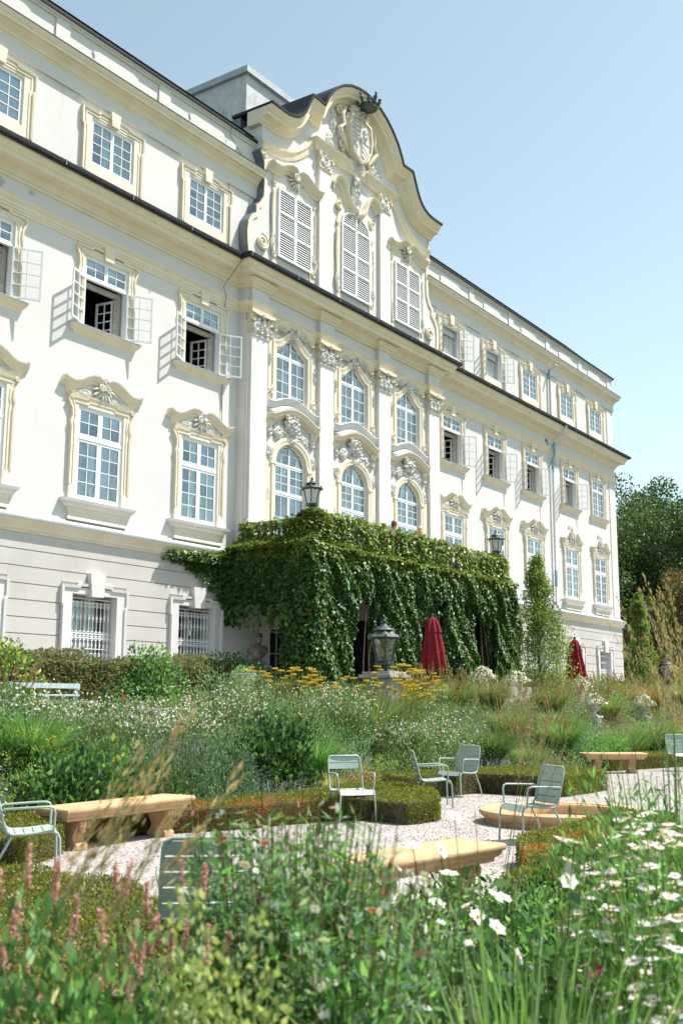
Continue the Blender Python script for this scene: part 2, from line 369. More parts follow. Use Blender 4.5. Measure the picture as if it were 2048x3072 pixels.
# ---- rusticated ground floor: every course a row of pieces between the windows
courses = [5.82, 5.40, 4.98, 4.55, 4.14, 3.71, 3.30, 2.88, 2.46, 2.04, 1.62]
for i in range(len(courses)-1):
    zt, zb = courses[i], courses[i+1]
    holes = [(c-1.172, c+1.172) for c in BAYS] if zb < 4.65 else ([(c-.26, c+.26) for c in BAYS] if zb < 4.9 else [])
    xs = [WL]+[q for h in holes for q in h]+[WR+.055]
    for k in range(0, len(xs), 2):
        a, c = xs[k], xs[k+1]
        if zb < 4.6:
            for (u, v) in ((a, min(c, CL-.6)), (max(a, CR+.6), c)):
                if v > u+.05: slab('course', 'plaster_grey', pal, ((u+v)/2, .085-.06-.05, (zt+zb)/2), (v-u, .07, zt-zb-.026))
        else:
            slab('course', 'plaster_grey', pal, ((a+c)/2, -.025, (zt+zb)/2), (c-a, .07, zt-zb-.026))
for c in BAYS:
    for sx in (-1, 1): slab('course', 'plaster_grey', pal, (c+sx*.73, -.025, 4.845), (.88, .07, .244))
b = MB(); cut_wall(b, CL-.6, CR+.6, 1.45, 5.6, -.062, -.031, [(27.6, 29.4, 1.4, 3.97), (30.5, 33.6, 1.4, 4.6), (34.5, 37.9, 1.4, 4.6)]); wpart('arcade_wall', b, 'plaster')
# ---- string course with its lead cover
sp = [(.02, 5.80), (.05, 5.83), (.06, 5.88), (.10, 5.90), (.12, 5.97), (.20, 6.06), (.24, 6.09), (.25, 6.15), (.02, 6.2)]
wpart('string_course', MB().mould(WL, CL, sp, 0, True, False), 'cream'); wpart('string_course', MB().mould(CR, WR, sp, 0, False, True), 'cream')
lp = [(.25, 6.152), (.27, 6.15), (.27, 6.20), (.10, 6.27), (.02, 6.36), (0, 6.37)]
wpart('lead_cover', MB().mould(WL, CL, lp, 0, True, False), 'lead'); wpart('lead_cover', MB().mould(CR, WR, lp, 0, False, True), 'lead')
# ---- architrave, frieze band, main cornice with gutter
def mould3(name, m, prof, wing=True, centre=.33, cprof=None, **k):
    wpart(name, MB().mould(WL, CL, prof, 0, True, False), m); wpart(name, MB().mould(CR, WR, prof, 0, False, True), m); return wpart(name, MB().mould(CL-.02, CR+.02, cprof or prof, centre), m, **k)
ap = [(.0, 14.13), (.035, 14.15), (.035, 14.21), (.055, 14.22), (.055, 14.29), (.075, 14.30), (.075, 14.38), (.10, 14.42), (.14, 14.47), (.15, 14.50), (.0, 14.54)]
mould3('architrave', 'cream', ap)
cp = [(.0, 15.00), (.05, 15.03), (.06, 15.09), (.10, 15.11), (.14, 15.19), (.20, 15.25), (.22, 15.30), (.36, 15.335), (.47, 15.345), (.47, 15.33), (.495, 15.33), (.495, 15.47), (.53, 15.485), (.535, 15.52), (.57, 15.55), (.61, 15.63), (.62, 15.68), (.0, 15.70)]
mould3('main_cornice', 'cream', cp)
gp_ = [(.60, 15.682), (.66, 15.66), (.72, 15.665), (.755, 15.70), (.765, 15.77), (.765, 15.81), (.745, 15.812), (.735, 15.74), (.62, 15.80), (.40, 15.86), (.0, 15.97)]
mould3('gutter', 'zinc', gp_)
for k in range(22):
    x = WL+.8+2.45*k
    if x < WR: slab('gutter_joint', 'zinc_grey', pal, (x, -(.77 if not CL-.9 < x < CR+.9 else 1.10), 15.74), (.035, .022, .15))
# projecting blocks of the entablature over the pilasters
PIL = [CX-5.70, CX-1.91, CX+1.91, CX+5.70]
for x in PIL: wpart('architrave_block', MB().mould(x-.45, x+.45, ap, .48), 'cream')
for x in PIL: wpart('frieze_block', MB().box(x-.43, x+.43, -.46, -.25, 14.52, 15.02), 'plaster')
cb = [(.0, 15.00), (.05, 15.03), (.06, 15.09), (.10, 15.11), (.14, 15.19), (.20, 15.25), (.22, 15.29), (0, 15.31)]
for x in PIL: wpart('cornice_block', MB().mould(x-.45, x+.45, cb, .47), 'cream')
# ---- upper floor: flat band, cornice, attic and eaves
for x0, x1 in ((WL, 26.6), (37.5, WR)): wpart('frieze_band', MB().box(x0, x1+(.06 if x1 == WR else 0), -.06, .3, 18.43, 18.84), 'plaster')
up_ = [(.06, 18.82), (.08, 18.84), (.08, 18.89), (.11, 18.90), (.12, 18.95), (.17, 19.03), (.25, 19.09), (.26, 19.12), (.345, 19.14), (.35, 19.22), (.37, 19.24), (.41, 19.33), (.42, 19.37), (0, 19.40)]
wpart('upper_cornice', MB().mould(WL, 26.62, up_, 0, True, False), 'cream'); wpart('upper_cornice', MB().mould(37.48, WR, up_, 0, False, True), 'cream')
lc = [(.42, 19.372), (.435, 19.37), (.435, 19.395), (.0, 19.46)]
wpart('cornice_flashing', MB().mould(WL, 26.62, lc, 0, True, False), 'zinc'); wpart('cornice_flashing', MB().mould(37.48, WR, lc, 0, False, True), 'zinc')
for x0, x1 in ((WL, 27.2), (36.9, WR)): wpart('attic_wall', MB().box(x0, x1, .002, .42, 19.3, 20.35), 'plaster')
ATP = [14.0, 18.02, 22.05, 42.07, 46.1, 50.4, 54.67, 58.9]
for x in ATP: slab('attic_strip', 'plaster', pal, (x, -.012, 19.86), (.5, .06, .86))
for c in BAYS:
    b = MB(); q = [(-.9, 19.70), (-.62, 19.62), (.62, 19.62), (.9, 19.70), (.82, 19.84), (.9, 20.0), (.66, 20.08), (.55, 20.16), (-.55, 20.16), (-.66, 20.08), (-.9, 20.0), (-.82, 19.84)]
    b.prism([(c+x, z) for x, z in q], -.03, .05); wpart('attic_panel', b, 'plaster')
ec = [(.0, 20.27), (.04, 20.29), (.06, 20.34), (.10, 20.36), (.11, 20.40), (0, 20.41)]
wpart('eaves_moulding', MB().mould(WL, 27.1, ec, 0, True, False), 'plaster'); wpart('eaves_moulding', MB().mould(37.0, WR, ec, 0, False, True), 'plaster')
er = [(.10, 20.402), (.15, 20.41), (.155, 20.50), (.13, 20.515), (-1.0, 20.56), (-6.5, 20.7)]
wpart('roof', MB().mould(WL, 27.15, er, 0, True, False, back=.0), 'zinc'); wpart('roof', MB().mould(36.95, WR, er, 0, False, True, back=.0), 'zinc')
b = MB(); b.box(WL, WR, .3, 14, 20.3, 20.42); wpart('roof_deck', b, 'zinc')
# ---- windows
PANES = [0]
def pane(win, x0, x1, z0, z1, y, hinge=None, many=None):
    if many is not None: many.box(x0, x1, y-.003, y+.003, z0, z1); return
    c = Vector(((x0+x1)/2, y, (z0+z1)/2)); rot = None
    if hinge:
        hx, hy, a = hinge; c = Matrix.Translation((hx, hy, 0)) @ Matrix.Rotation(a, 4, 'Z') @ Matrix.Translation((-hx, -hy, 0)) @ c; rot = (0, 0, a)
    slab('pane', 'glass' if not hinge else 'glass_clear', win, c, (x1-x0, .006, z1-z0), rot); PANES[0] += 1
def sash(fb, cells, x0, x1, z0, z1, y, cols, rows, fw=.055, mw=.022, d=.05):
    fb.box(x0, x0+fw, y-d/2, y+d/2, z0, z1); fb.box(x1-fw, x1, y-d/2, y+d/2, z0, z1)
    fb.box(x0+fw, x1-fw, y-d/2+.002, y+d/2-.002, z0, z0+fw*1.15); fb.box(x0+fw, x1-fw, y-d/2+.002, y+d/2-.002, z1-fw, z1)
    gx0, gx1, g0, g1 = x0+fw, x1-fw, z0+fw*1.15, z1-fw
    for i in range(1, cols): xx = gx0+(gx1-gx0)*i/cols; fb.box(xx-mw/2, xx+mw/2, y-.018, y+.016, g0, g1)
    for j in range(1, rows): zz = g0+(g1-g0)*j/rows; fb.box(gx0, gx1, y-.021, y+.019, zz-mw/2, zz+mw/2)
    for i in range(cols):
        for j in range(rows):
            cells.append((gx0+(gx1-gx0)*i/cols, gx0+(gx1-gx0)*(i+1)/cols, g0+(g1-g0)*j/rows, g0+(g1-g0)*(j+1)/rows))
def casement(win, hx, hy, side, wdt, z0, z1, cols, rows, ang, far=False, mats='white_paint'):
    # side -1: hinged at the left jamb and opened outwards to the left
    fb = MB(); cells = []
    if side < 0: sash(fb, cells, hx, hx+wdt, z0, z1, hy, cols, rows, .045, .02, .04)
    else: sash(fb, cells, hx-wdt, hx, z0, z1, hy, cols, rows, .045, .02, .04)
    R = Matrix.Translation((hx, hy, 0)) @ Matrix.Rotation(ang, 4, 'Z') @ Matrix.Translation((-hx, -hy, 0))
    fb.v = [tuple(R @ Vector(q)) for q in fb.v]
    fb.build('casement', mats, win)
    mb = MB() if far else None
    for c in cells:
        if far:
            k = len(mb.v); mb.box(c[0], c[1], hy-.003, hy+.003, c[2], c[3]); mb.v[k:] = [tuple(R @ Vector(q)) for q in mb.v[k:]]
        else: pane(win, c[0], c[1], c[2], c[3], hy, (hx, hy, ang))
    if far: mb.build('casement_panes', 'glass_clear', win, kind='stuff')
def curtain(win, x0, x1, z0, z1, y, n=22, amp=.035, m='curtain'):
    v = []; f = []
    for i in range(n+1):
        x = x0+(x1-x0)*i/n; yy = y+amp*sin(i*1.9)+amp*.5*sin(i*.7)
        v += [(x, yy, z0), (x, yy, z1)]
    for i in range(n): f.append((2*i, 2*i+2, 2*i+3, 2*i+1))
    MB().add(v, f).build('curtain', m, win)
def ear_path(c, hw, ez, z0, z1, e=.07):     # window surround outline with ears
    return [(c-hw, z0), (c-hw, ez), (c-hw-e, ez+.12), (c-hw-e, z1), (c+hw+e, z1), (c+hw+e, ez+.12), (c+hw, ez), (c+hw, z0)]
def jag(c, hw, zlo, zhi, st):   # stepped top line
    return [(c-hw, zlo), (c-st, zlo), (c-st+.05, zhi), (c+st-.05, zhi), (c+st, zlo), (c+hw, zlo)]
def keystone(win, c, z0, z1, w0, w1, y, m='cream'):
    MB().prism([(c-w0, z0), (c+w0, z0), (c+w1, z1), (c-w1, z1)], y, .05).build('keystone', m, win)
def surround(win, c, hi, ho, z0, z1, ez, m, p=.05, bottom=True, top_extra=0):
    b = MB()
    # flat fascia as four butted boards, then raised outer fillet with ears
    b.box(c-ho, c-hi, -p, .05, z0, z1); b.box(c+hi, c+ho, -p, .05, z0, z1); b.box(c-hi, c+hi, -p+.001, .05, z1-(z1-z0)*0-.0-top_extra, z1)
    return b
def top_window(c, i, far, opened):
    fb = MB(); cells = []; y = .03
    fb.box(c-.82, c-.78, y-.03, .12, 16.58, 17.95); fb.box(c+.78, c+.82, y-.03, .12, 16.58, 17.95); fb.box(c-.78, c+.78, y-.028, .12, 17.91, 17.95); fb.box(c-.78, c+.78, y-.028, .12, 16.58, 16.62)
    if not opened:
        sash(fb, cells, c-.78, c-.005, 16.62, 17.91, y, 2, 4); sash(fb, cells, c+.005, c+.78, 16.62, 17.91, y, 2, 4)
    win = fb.build('window', 'white_paint', pal); WM[win.name] = Matrix()
    mb = MB() if far else None
    for q in cells: pane(win, *q, y, None, mb)
    if far and cells: mb.build('panes', 'glass', win, kind='stuff')
    if opened:
        casement(win, c-.78, -.03, -1, .76, 16.62, 17.91, 2, 4, -radians(150), far); casement(win, c+.78, -.03, 1, .76, 16.62, 17.91, 2, 4, radians(150), far)
        fb = MB(); cc = []; sash(fb, cc, c-.70, c-.01, 16.66, 17.85, .33, 2, 4, .06); fb.build('inner_sash', 'old_wood', win)
    curtain(win, c-.1, c+.8, 16.6, 17.9, .30); curtain(win, c-.8, c-.62, 16.6, 17.9, .32, 8)
    MB().box(c-.78, c+.78, .20, .21, 17.62, 17.9).build('blind', 'curtain', win)
    b = MB(); p = .045                                   # surround, ears and stepped head
    b.prism([(c-1.10, 16.3), (c-.82, 16.3), (c-.82, 18.02), (c-1.16, 18.02), (c-1.16, 17.70), (c-1.10, 17.62)], -p, .04)
    b.prism([(c+.82, 16.3), (c+1.10, 16.3), (c+1.10, 17.62), (c+1.16, 17.70), (c+1.16, 18.02), (c+.82, 18.02)], -p, .04)
    b.prism([(c-1.16, 18.021), (c+1.16, 18.021), (c+1.16, 18.15), (c+.6, 18.15), (c+.55, 18.22), (c-.55, 18.22), (c-.6, 18.15), (c-1.16, 18.15)], -p, .04)
    b.box(c-.82, c+.82, -p, .04, 16.2, 16.578); b.box(c-.82, c+.82, -.03, .04, 17.952, 18.02)
    b.build('surround', 'cream_pale', win)
    b = MB(); b.sweep([(c-1.13, 16.3), (c-1.13, 17.62), (c-1.19, 17.70), (c-1.19, 18.17), (c-.6, 18.17), (c-.55, 18.24), (c+.55, 18.24), (c+.6, 18.17), (c+1.19, 18.17), (c+1.19, 17.70), (c+1.13, 17.62), (c+1.13, 16.3)], [(-.04, -.045), (-.035, -.085), (.02, -.10), (.03, .04), (-.04, .04)])
    b.sweep([(c-1.0, 16.3), (c-1.0, 17.62), (c-1.05, 17.7), (c-1.05, 18.06), (c-.58, 18.06), (c-.53, 18.12), (c+.53, 18.12), (c+.58, 18.06), (c+1.05, 18.06), (c+1.05, 17.7), (c+1.0, 17.62), (c+1.0, 16.3)], [(-.018, -.044), (-.015, -.062), (.015, -.066), (.018, -.044)])
    b.build('surround_moulding', 'cream', win); keystone(win, c, 18.0, 18.42, .14, .18, -.13)
    return win
def second_window(c, i, far, opened):
    fb = MB(); cells = []; y = .04; z0, zt, z1 = 11.78, 13.22, 13.86
    fb.box(c-.82, c-.78, y-.04, .14, z0, z1); fb.box(c+.78, c+.82, y-.04, .14, z0, z1); fb.box(c-.78, c+.78, y-.038, .14, z1-.04, z1); fb.box(c-.78, c+.78, y-.038, .14, z0, z0+.03)
    fb.box(c-.78, c+.78, y-.045, .1, zt-.03, zt+.03)
    sash(fb, cells, c-.78, c-.006, zt+.03, z1-.04, y, 2, 2); sash(fb, cells, c+.006, c+.78, zt+.03, z1-.04, y, 2, 2)
    if not opened: sash(fb, cells, c-.78, c-.006, z0+.03, zt-.03, y, 2, 4); sash(fb, cells, c+.006, c+.78, z0+.03, zt-.03, y, 2, 4)
    win = fb.build('window', 'white_paint', pal); WM[win.name] = Matrix()
    mb = MB() if far else None
    for q in cells: pane(win, *q, y, None, mb)
    if far: mb.build('panes', 'glass', win, kind='stuff')
    if opened:
        casement(win, c-.78, -.02, -1, .77, z0+.03, zt-.03, 2, 4, -radians(opened[0]), far); casement(win, c+.78, -.02, 1, .77, z0+.03, zt-.03, 2, 4, radians(opened[1]), far)
        b2 = MB(); b2.box(c-.78, c-.70, .27, .36, z0, zt); b2.box(c+.66, c+.78, .22, .36, z0, zt); b2.box(c-.70, c+.66, .24, .34, zt-.16, zt-.02)
        b2.box(c+.58, c+.66, .26, .33, z0, zt-.2); b2.build('inner_frame', 'old_wood', win)
        fi = MB(); cc = []; sash(fi, cc, c+.02, c+.62, z0+.05, zt-.2, .0, 2, 4, .06, .03); R = Matrix.Translation((c+.62, .36, 0)) @ Matrix.Rotation(-radians(80), 4, 'Z') @ Matrix.Translation((-(c+.62), 0, 0))
        fi.v = [tuple(R @ Vector(q)) for q in fi.v]; fi.build('inner_sash', 'white_paint', win)
    else: curtain(win, c+.05, c+.8, z0, zt, .32); curtain(win, c-.8, c-.55, z0, zt, .32, 8)
    MB().box(c-.78, c+.78, .18, .19, zt+.32, z1-.05).build('blind', 'curtain', win)
    b = MB(); p = .05
    for s in (-1, 1):
        q = [(s*.82, 11.75), (s*1.05, 11.75), (s*1.05, 13.1), (s*1.10, 13.3), (s*1.04, 13.5), (s*1.05, 13.7), (s*1.16, 13.95), (s*1.14, 14.04), (s*.82, 14.04)]
        b.prism([(c+x, z) for x, z in q], -p, .05)
    b.box(c-.82, c+.82, -p, .05, 13.862, 14.04); b.build('surround', 'cream_pale', win)
    b = MB()
    pth = [(-1.03, 11.75), (-1.03, 13.1), (-1.08, 13.3), (-1.03, 13.5), (-1.05, 13.72), (-1.15, 13.95), (-1.12, 14.06), (-.62, 14.06), (-.56, 14.13), (-.2, 14.13)]
    b.sweep([(c+x, z) for x, z in pth], [(-.035, -.05), (-.03, -.085), (.02, -.10), (.03, .04), (-.035, .04)])
    b.sweep([(c-x, z) for x, z in pth][::-1], [(-.035, -.05), (-.03, -.085), (.02, -.10), (.03, .04), (-.035, .04)])
    pt2 = [(-.92, 11.75), (-.92, 13.1), (-.95, 13.3), (-.92, 13.5), (-.94, 13.7), (-1.0, 13.94), (-.58, 13.94), (-.53, 14.0), (-.2, 14.0)]
    for pp in ([(c+x, z) for x, z in pt2], [(c-x, z) for x, z in pt2][::-1]): b.sweep(pp, [(-.018, -.049), (-.015, -.07), (.015, -.073), (.018, -.049)])
    for s in (-1, 1): b.spiral(c+s*1.08, 14.03, .06, -.08, 1.3, pi/2, s)
    b.build('surround_moulding', 'cream', win, smooth=40); keystone(win, c, 13.88, 14.27, .16, .21, -.12)
    b = MB(); b.mould(c-1.1, c+1.1, [(0, 11.50), (.03, 11.52), (.05, 11.57), (.09, 11.60), (.14, 11.66), (.16, 11.70), (.17, 11.75), (0, 11.78)]); b.build('sill', 'cream', win)
    b = MB(); b.mould(c-1.1, c+1.1, [(.16, 11.752), (.185, 11.75), (.185, 11.77), (0, 11.80)]); b.build('sill_cover', 'lead', win)
    return win
PEDP = [(-1.42, 10.20), (-1.25, 10.135), (-1.05, 10.125), (-.85, 10.20), (-.65, 10.32), (-.45, 10.40), (-.25, 10.41), (-.10, 10.34)]
PPROF = [(-.20, -.02), (-.20, -.07), (-.13, -.085), (-.10, -.13), (-.02, -.16), (.0, -.19), (.045, -.20), (.05, .03), (-.20, .03)]
def main_window(c, i, far, plume):
    fb = MB(); cells = []; y = .02; z0, zt, z1 = 6.97, 8.66, 9.53
    fb.box(c-.83, c-.79, y-.04, .14, z0, z1); fb.box(c+.79, c+.83, y-.04, .14, z0, z1); fb.box(c-.79, c+.79, y-.038, .14, z1-.04, z1); fb.box(c-.79, c+.79, y-.038, .14, z0, z0+.03)
    fb.box(c-.79, c+.79, y-.04, .12, zt-.035, zt+.035)
    for s in ((c-.79, c-.006), (c+.006, c+.79)): sash(fb, cells, *s, zt+.035, z1-.04, y, 2, 2, .075); sash(fb, cells, *s, z0+.03, zt-.035, y, 2, 4, .075)
    win = fb.build('window', 'white_paint', pal); WM[win.name] = Matrix()
    mb = MB() if far else None
    for q in cells: pane(win, *q, y, None, mb)
    if far: mb.build('panes', 'glass', win, kind='stuff')
    fi = MB(); cc = []; sash(fi, cc, c-.76, c-.0, z0+.05, zt, .30, 2, 4, .06, .03); sash(fi, cc, c+.0, c+.76, z0+.05, zt, .302, 2, 4, .06, .03); fi.build('inner_sash', 'old_wood', win)
    curtain(win, c+.35, c+.8, z0, z1, .42, 14); curtain(win, c-.8, c-.4, z0, z1, .42, 12)
    b = MB(); p = .05
    for s in (-1, 1):
        q = [(s*.83, 7.32), (s*1.08, 7.32), (s*1.08, 8.9), (s*1.12, 9.05), (s*1.06, 9.18), (s*1.07, 9.4), (s*1.2, 9.6), (s*1.17, 9.7), (s*.83, 9.7)]
        b.prism([(c+x, z) for x, z in q], -p, .05)
    b.box(c-.83, c+.83, -p, .05, 9.532, 9.7); b.prism([(c-1.05, 9.701), (c+1.05, 9.701), (c+1.2, 10.2), (c+.3, 10.3), (c-.3, 10.3), (c-1.2, 10.2)], -.03, .05)
    b.build('surround', 'cream_pale', win)
    b = MB()
    pth = [(-1.06, 7.32), (-1.06, 8.9), (-1.10, 9.05), (-1.04, 9.18), (-1.06, 9.4), (-1.19, 9.62), (-1.14, 9.73), (-.55, 9.73), (-.50, 9.80), (0, 9.80)]
    f1 = [(-.035, -.05), (-.03, -.085), (.02, -.10), (.03, .04), (-.035, .04)]
    b.sweep([(c+x, z) for x, z in pth], f1); b.sweep([(c-x, z) for x, z in pth][::-1], f1)
    pt2 = [(-.94, 7.32), (-.94, 8.9), (-.97, 9.05), (-.93, 9.18), (-.95, 9.4), (-1.02, 9.6), (-.5, 9.6), (-.45, 9.67), (0, 9.67)]
    for pp in ([(c+x, z) for x, z in pt2], [(c-x, z) for x, z in pt2][::-1]): b.sweep(pp, [(-.02, -.049), (-.016, -.07), (.016, -.073), (.02, -.049)])
    b.mould(c-1.16, c+1.16, [(.04, 9.68), (.06, 9.72), (.09, 9.76), (.10, 9.79), (0, 9.82)])
    for s in (-1, 1): b.spiral(c+s*1.12, 9.70, .07, -.09, 1.3, pi/2, s)
    b.build('surround_moulding', 'cream', win, smooth=40)
    b = Many()
    for s in (-1, 1): b.box(c+s*.955-.125, c+s*.955+.125, -.07, .05, 6.95, 7.32)
    b.build('plinth_block', 'cream_pale', win)
    b = MB()
    if plume:
        pp = [(-1.25, 10.0), (-1.1, 9.98), (-.9, 10.05), (-.7, 10.28), (-.48, 10.42), (-.25, 10.32), (-.14, 10.12)]
    else: pp = PEDP
    b.sweep([(c+x, z) for x, z in pp], PPROF); b.sweep([(c-x, z) for x, z in pp][::-1], PPROF)
    for s in (-1, 1):
        b.mould(c+s*1.18-.08, c+s*1.18+.08, [(.0, 9.86), (.05, 9.93), (.10, 9.99), (.12, 10.03), (0, 10.05)])
    b.spiral(c-.12, 10.17, .13, -.15, 1.7, pi/2, -1, .28); b.spiral(c+.16, 10.12, .09, -.15, 1.4, pi/2, 1, .28)
    b.build('pediment', 'cream', win, smooth=35)
    b = MB(); b.shell(c, 10.16, .44, -.055, .06, -1.35, 1.35, 8); b.relief(c, 10.30, .12, .22, -.14, .10, i, 5, 10); b.relief(c, 10.16, .2, .1, -.13, .10, i+3, 3, 10)
    for s in (-1, 1): b.relief(c+s*.62, 9.93, .34, .10, -.03, .05, i+s+7, 9, 10); b.relief(c+s*.2, 9.85, .10, .10, -.06, .07, i+s+17, 4, 8)
    if plume:
        for a in (-.5, 0, .5): b.relief(c+a*.4, 10.62-abs(a)*.12, .12, .26, -.02, .10, i+int(a*4)+31, 3, 8)
    b.build('shell_ornament', 'ornament', win, smooth=50)
    b = MB(); b.mould(c-1.14, c+1.14, [(0, 6.70), (.05, 6.72), (.06, 6.75), (.10, 6.78), (.11, 6.82), (.16, 6.85), (.18, 6.93), (0, 6.97)]); b.build('sill', 'stone_white', win)
    ht = [(.06, 6.37), (.09, 6.38), (.09, 6.43), (.06, 6.46), (.05, 6.52), (.07, 6.60), (.13, 6.66), (.15, 6.69), (0, 6.702)] if not plume else [(.05, 6.37), (.08, 6.38), (.08, 6.44), (.05, 6.45), (.05, 6.52), (.12, 6.56), (.13, 6.62), (.16, 6.66), (.16, 6.69), (0, 6.702)]
    b = MB(); b.mould(c-.98, c+.98, ht); b.build('apron', 'cream_pale', win)
    return win
def ground_window(c, i, far):
    b = MB(); p = .11
    for s in (-1, 1):
        q = [(s*.79, 2.45), (s*1.08, 2.45), (s*1.08, 4.12), (s*1.13, 4.18), (s*1.13, 4.60), (s*.79, 4.60)]
        b.prism([(c+x, z) for x, z in q], -p, .45)
    b.box(c-.79, c+.79, -p, .45, 4.432, 4.60)
    win = b.build('window', 'plaster', pal); WM[win.name] = Matrix()
    b = MB(); pth = [(-1.10, 2.45), (-1.10, 4.12), (-1.15, 4.18), (-1.15, 4.62), (-.6, 4.62), (-.55, 4.68), (-.27, 4.68)]
    f1 = [(-.05, -.11), (-.045, -.15), (.03, -.16), (.035, .04), (-.05, .04)]
    b.sweep([(c+x, z) for x, z in pth], f1); b.sweep([(c-x, z) for x, z in pth][::-1], f1); b.build('surround_moulding', 'plaster', win)
    MB().prism([(c-.21, 4.38), (c+.21, 4.38), (c+.27, 5.0), (c-.27, 5.0)], -.21, .05).build('keystone', 'plaster', win)
    fb = MB(); cells = []; sash(fb, cells, c-.78, c-.01, 2.56, 4.42, .36, 2, 3, .07, .03); sash(fb, cells, c+.01, c+.78, 2.56, 4.42, .36, 2, 3, .07, .03); fb.build('frame', 'old_wood', win)
    mb = MB()
    for q in cells: mb.box(q[0], q[1], .357, .363, q[2], q[3])
    mb.build('panes', 'glass', win, kind='stuff')
    # wrought grille of turned bars with a pierced middle rail
    g = MB(); n = 11; x0, x1 = c-.70, c+.70; y = .12
    for zz in (2.62, 3.02, 3.30, 3.36, 3.42, 4.24, 4.34): g.box(c-.78, c+.78, y-.012, y+.012, zz-.010, zz+.010)
    g.build('grille_rail', 'white_paint', win)
    gb = 'grille_bar_mesh'
    if gb not in bpy.data.meshes:
        m_ = MB(); m_.lathe(0, 0, [(.011, -.92), (.011, -.40), (.022, -.36), (.03, -.30), (.018, -.26), (.011, -.24), (.011, .34), (.018, .36), (.032, .42), (.02, .50), (.011, .54), (.011, .86)], 6)
        for zz, r in ((-.13, .05), (.02, .05), (.74, .045), (-.55, .04), (-.75, .04)):
            m_.tube([(r*cos(a)*1.0, 0, zz+r*sin(a)) for a in np.linspace(0, 2*pi, 9)], .011, 4)
        me = m_.mesh(gb, 40); me.materials.append(M['white_paint'])
    for k in range(n):
        o = bpy.data.objects.new('grille_bar', bpy.data.meshes[gb]); o.location = (x0+(x1-x0)*k/(n-1), y, 3.42); place(o, win)
    return win
for i, c in enumerate(BAYS):
    far = i not in (1, 2)
    top_window(c, i, far, i in (3, 4))
    second_window(c, i, far, (156, 150) if i < 3 else ((150, 146) if i < 7 else None))
    main_window(c, i, far, i >= 6)
    ground_window(c, i, far)
# ---- centre: arched windows of two floors
def arch_window(c, k, z0, zi, topf, zmid, crown, rows_lo, name='window', y=-.22, opened=False, far=False):
    hw = .85; fb = MB(); xs = np.linspace(-hw, hw, 25); top = [(c+x, topf(x)) for x in xs]
    pth = [(c-hw, z0)]+top+[(c+hw, z0)]
    fb.sweep(pth, [(-.07, y-.03), (-.005, y-.03), (-.005, y+.08), (-.07, y+.08)])
    fb.box(c-hw+.06, c+hw-.06, y-.035, y+.06, zi-.035, zi+.035)
    cells = []
    lo = [(z0, zmid-.02), (zmid+.02, zi-.035)] if zmid else [(z0, zi-.035)]
    for (a, bb), rw in zip(lo, rows_lo):
        for s in ((c-hw+.03, c-.006), (c+.006, c+hw-.03)): sash(fb, cells, *s, a, bb, y, 2, rw, .06, .022)
    if zmid: fb.box(c-hw+.06, c+hw-.06, y-.035, y+.06, zmid-.019, zmid+.019)
    fb.box(c-.035, c+.035, y-.03, y+.03, zi+.03, topf(0)-.05)
    for s in (-1, 1): fb.box(c+s*.41-.011, c+s*.41+.011, y-.02, y+.02, zi+.03, topf(.41)-.05)
    zr = zi+(topf(0)-zi)*.5
    xr = max((x for x in xs if topf(x)-.04 > zr), default=.3); fb.box(c-xr, c+xr, y-.022, y+.021, zr-.011, zr+.011)
    win = fb.build(name, 'white_paint', pal); WM[win.name] = Matrix()
    for q in cells: pane(win, *q, y)
    for a, bb in ((-hw+.04, -.41), (-.41, -.02), (.02, .41), (.41, hw-.04)):      # the panes of the head follow the arch
        pl = [(c+a, zi+.03), (c+bb, zi+.03)]+[(c+x, topf(x)-.04) for x in np.linspace(bb, a, 6)]
        MB().prism(pl, y-.003, y+.003).build('pane', 'glass', win)
    wx = np.linspace(-hw, hw, 17); sp_ = MB()
    for s in (-1, 1):                                       # wall above the arch
        xx = [x for x in np.linspace(0, hw*s, 10)]
        sp_.prism([(c+x, topf(x)) for x in xx]+[(c+hw*s, crown), (c, crown)], -.3, .3)
    sp_.build('spandrel', 'cream_pale', win)
    curtain(win, c-hw, c+hw, z0, zi+.2, .35, 40, .03)
    return win
f_lo = lambda x: 9.45+.70*sqrt(max(0, 1-(x/.85)**2))
def f_up(x):
    t = min(1, abs(x)/.85); return 13.86-.46*(3*t*t-2*t**3) if t < 1 else 13.40
CWL = []
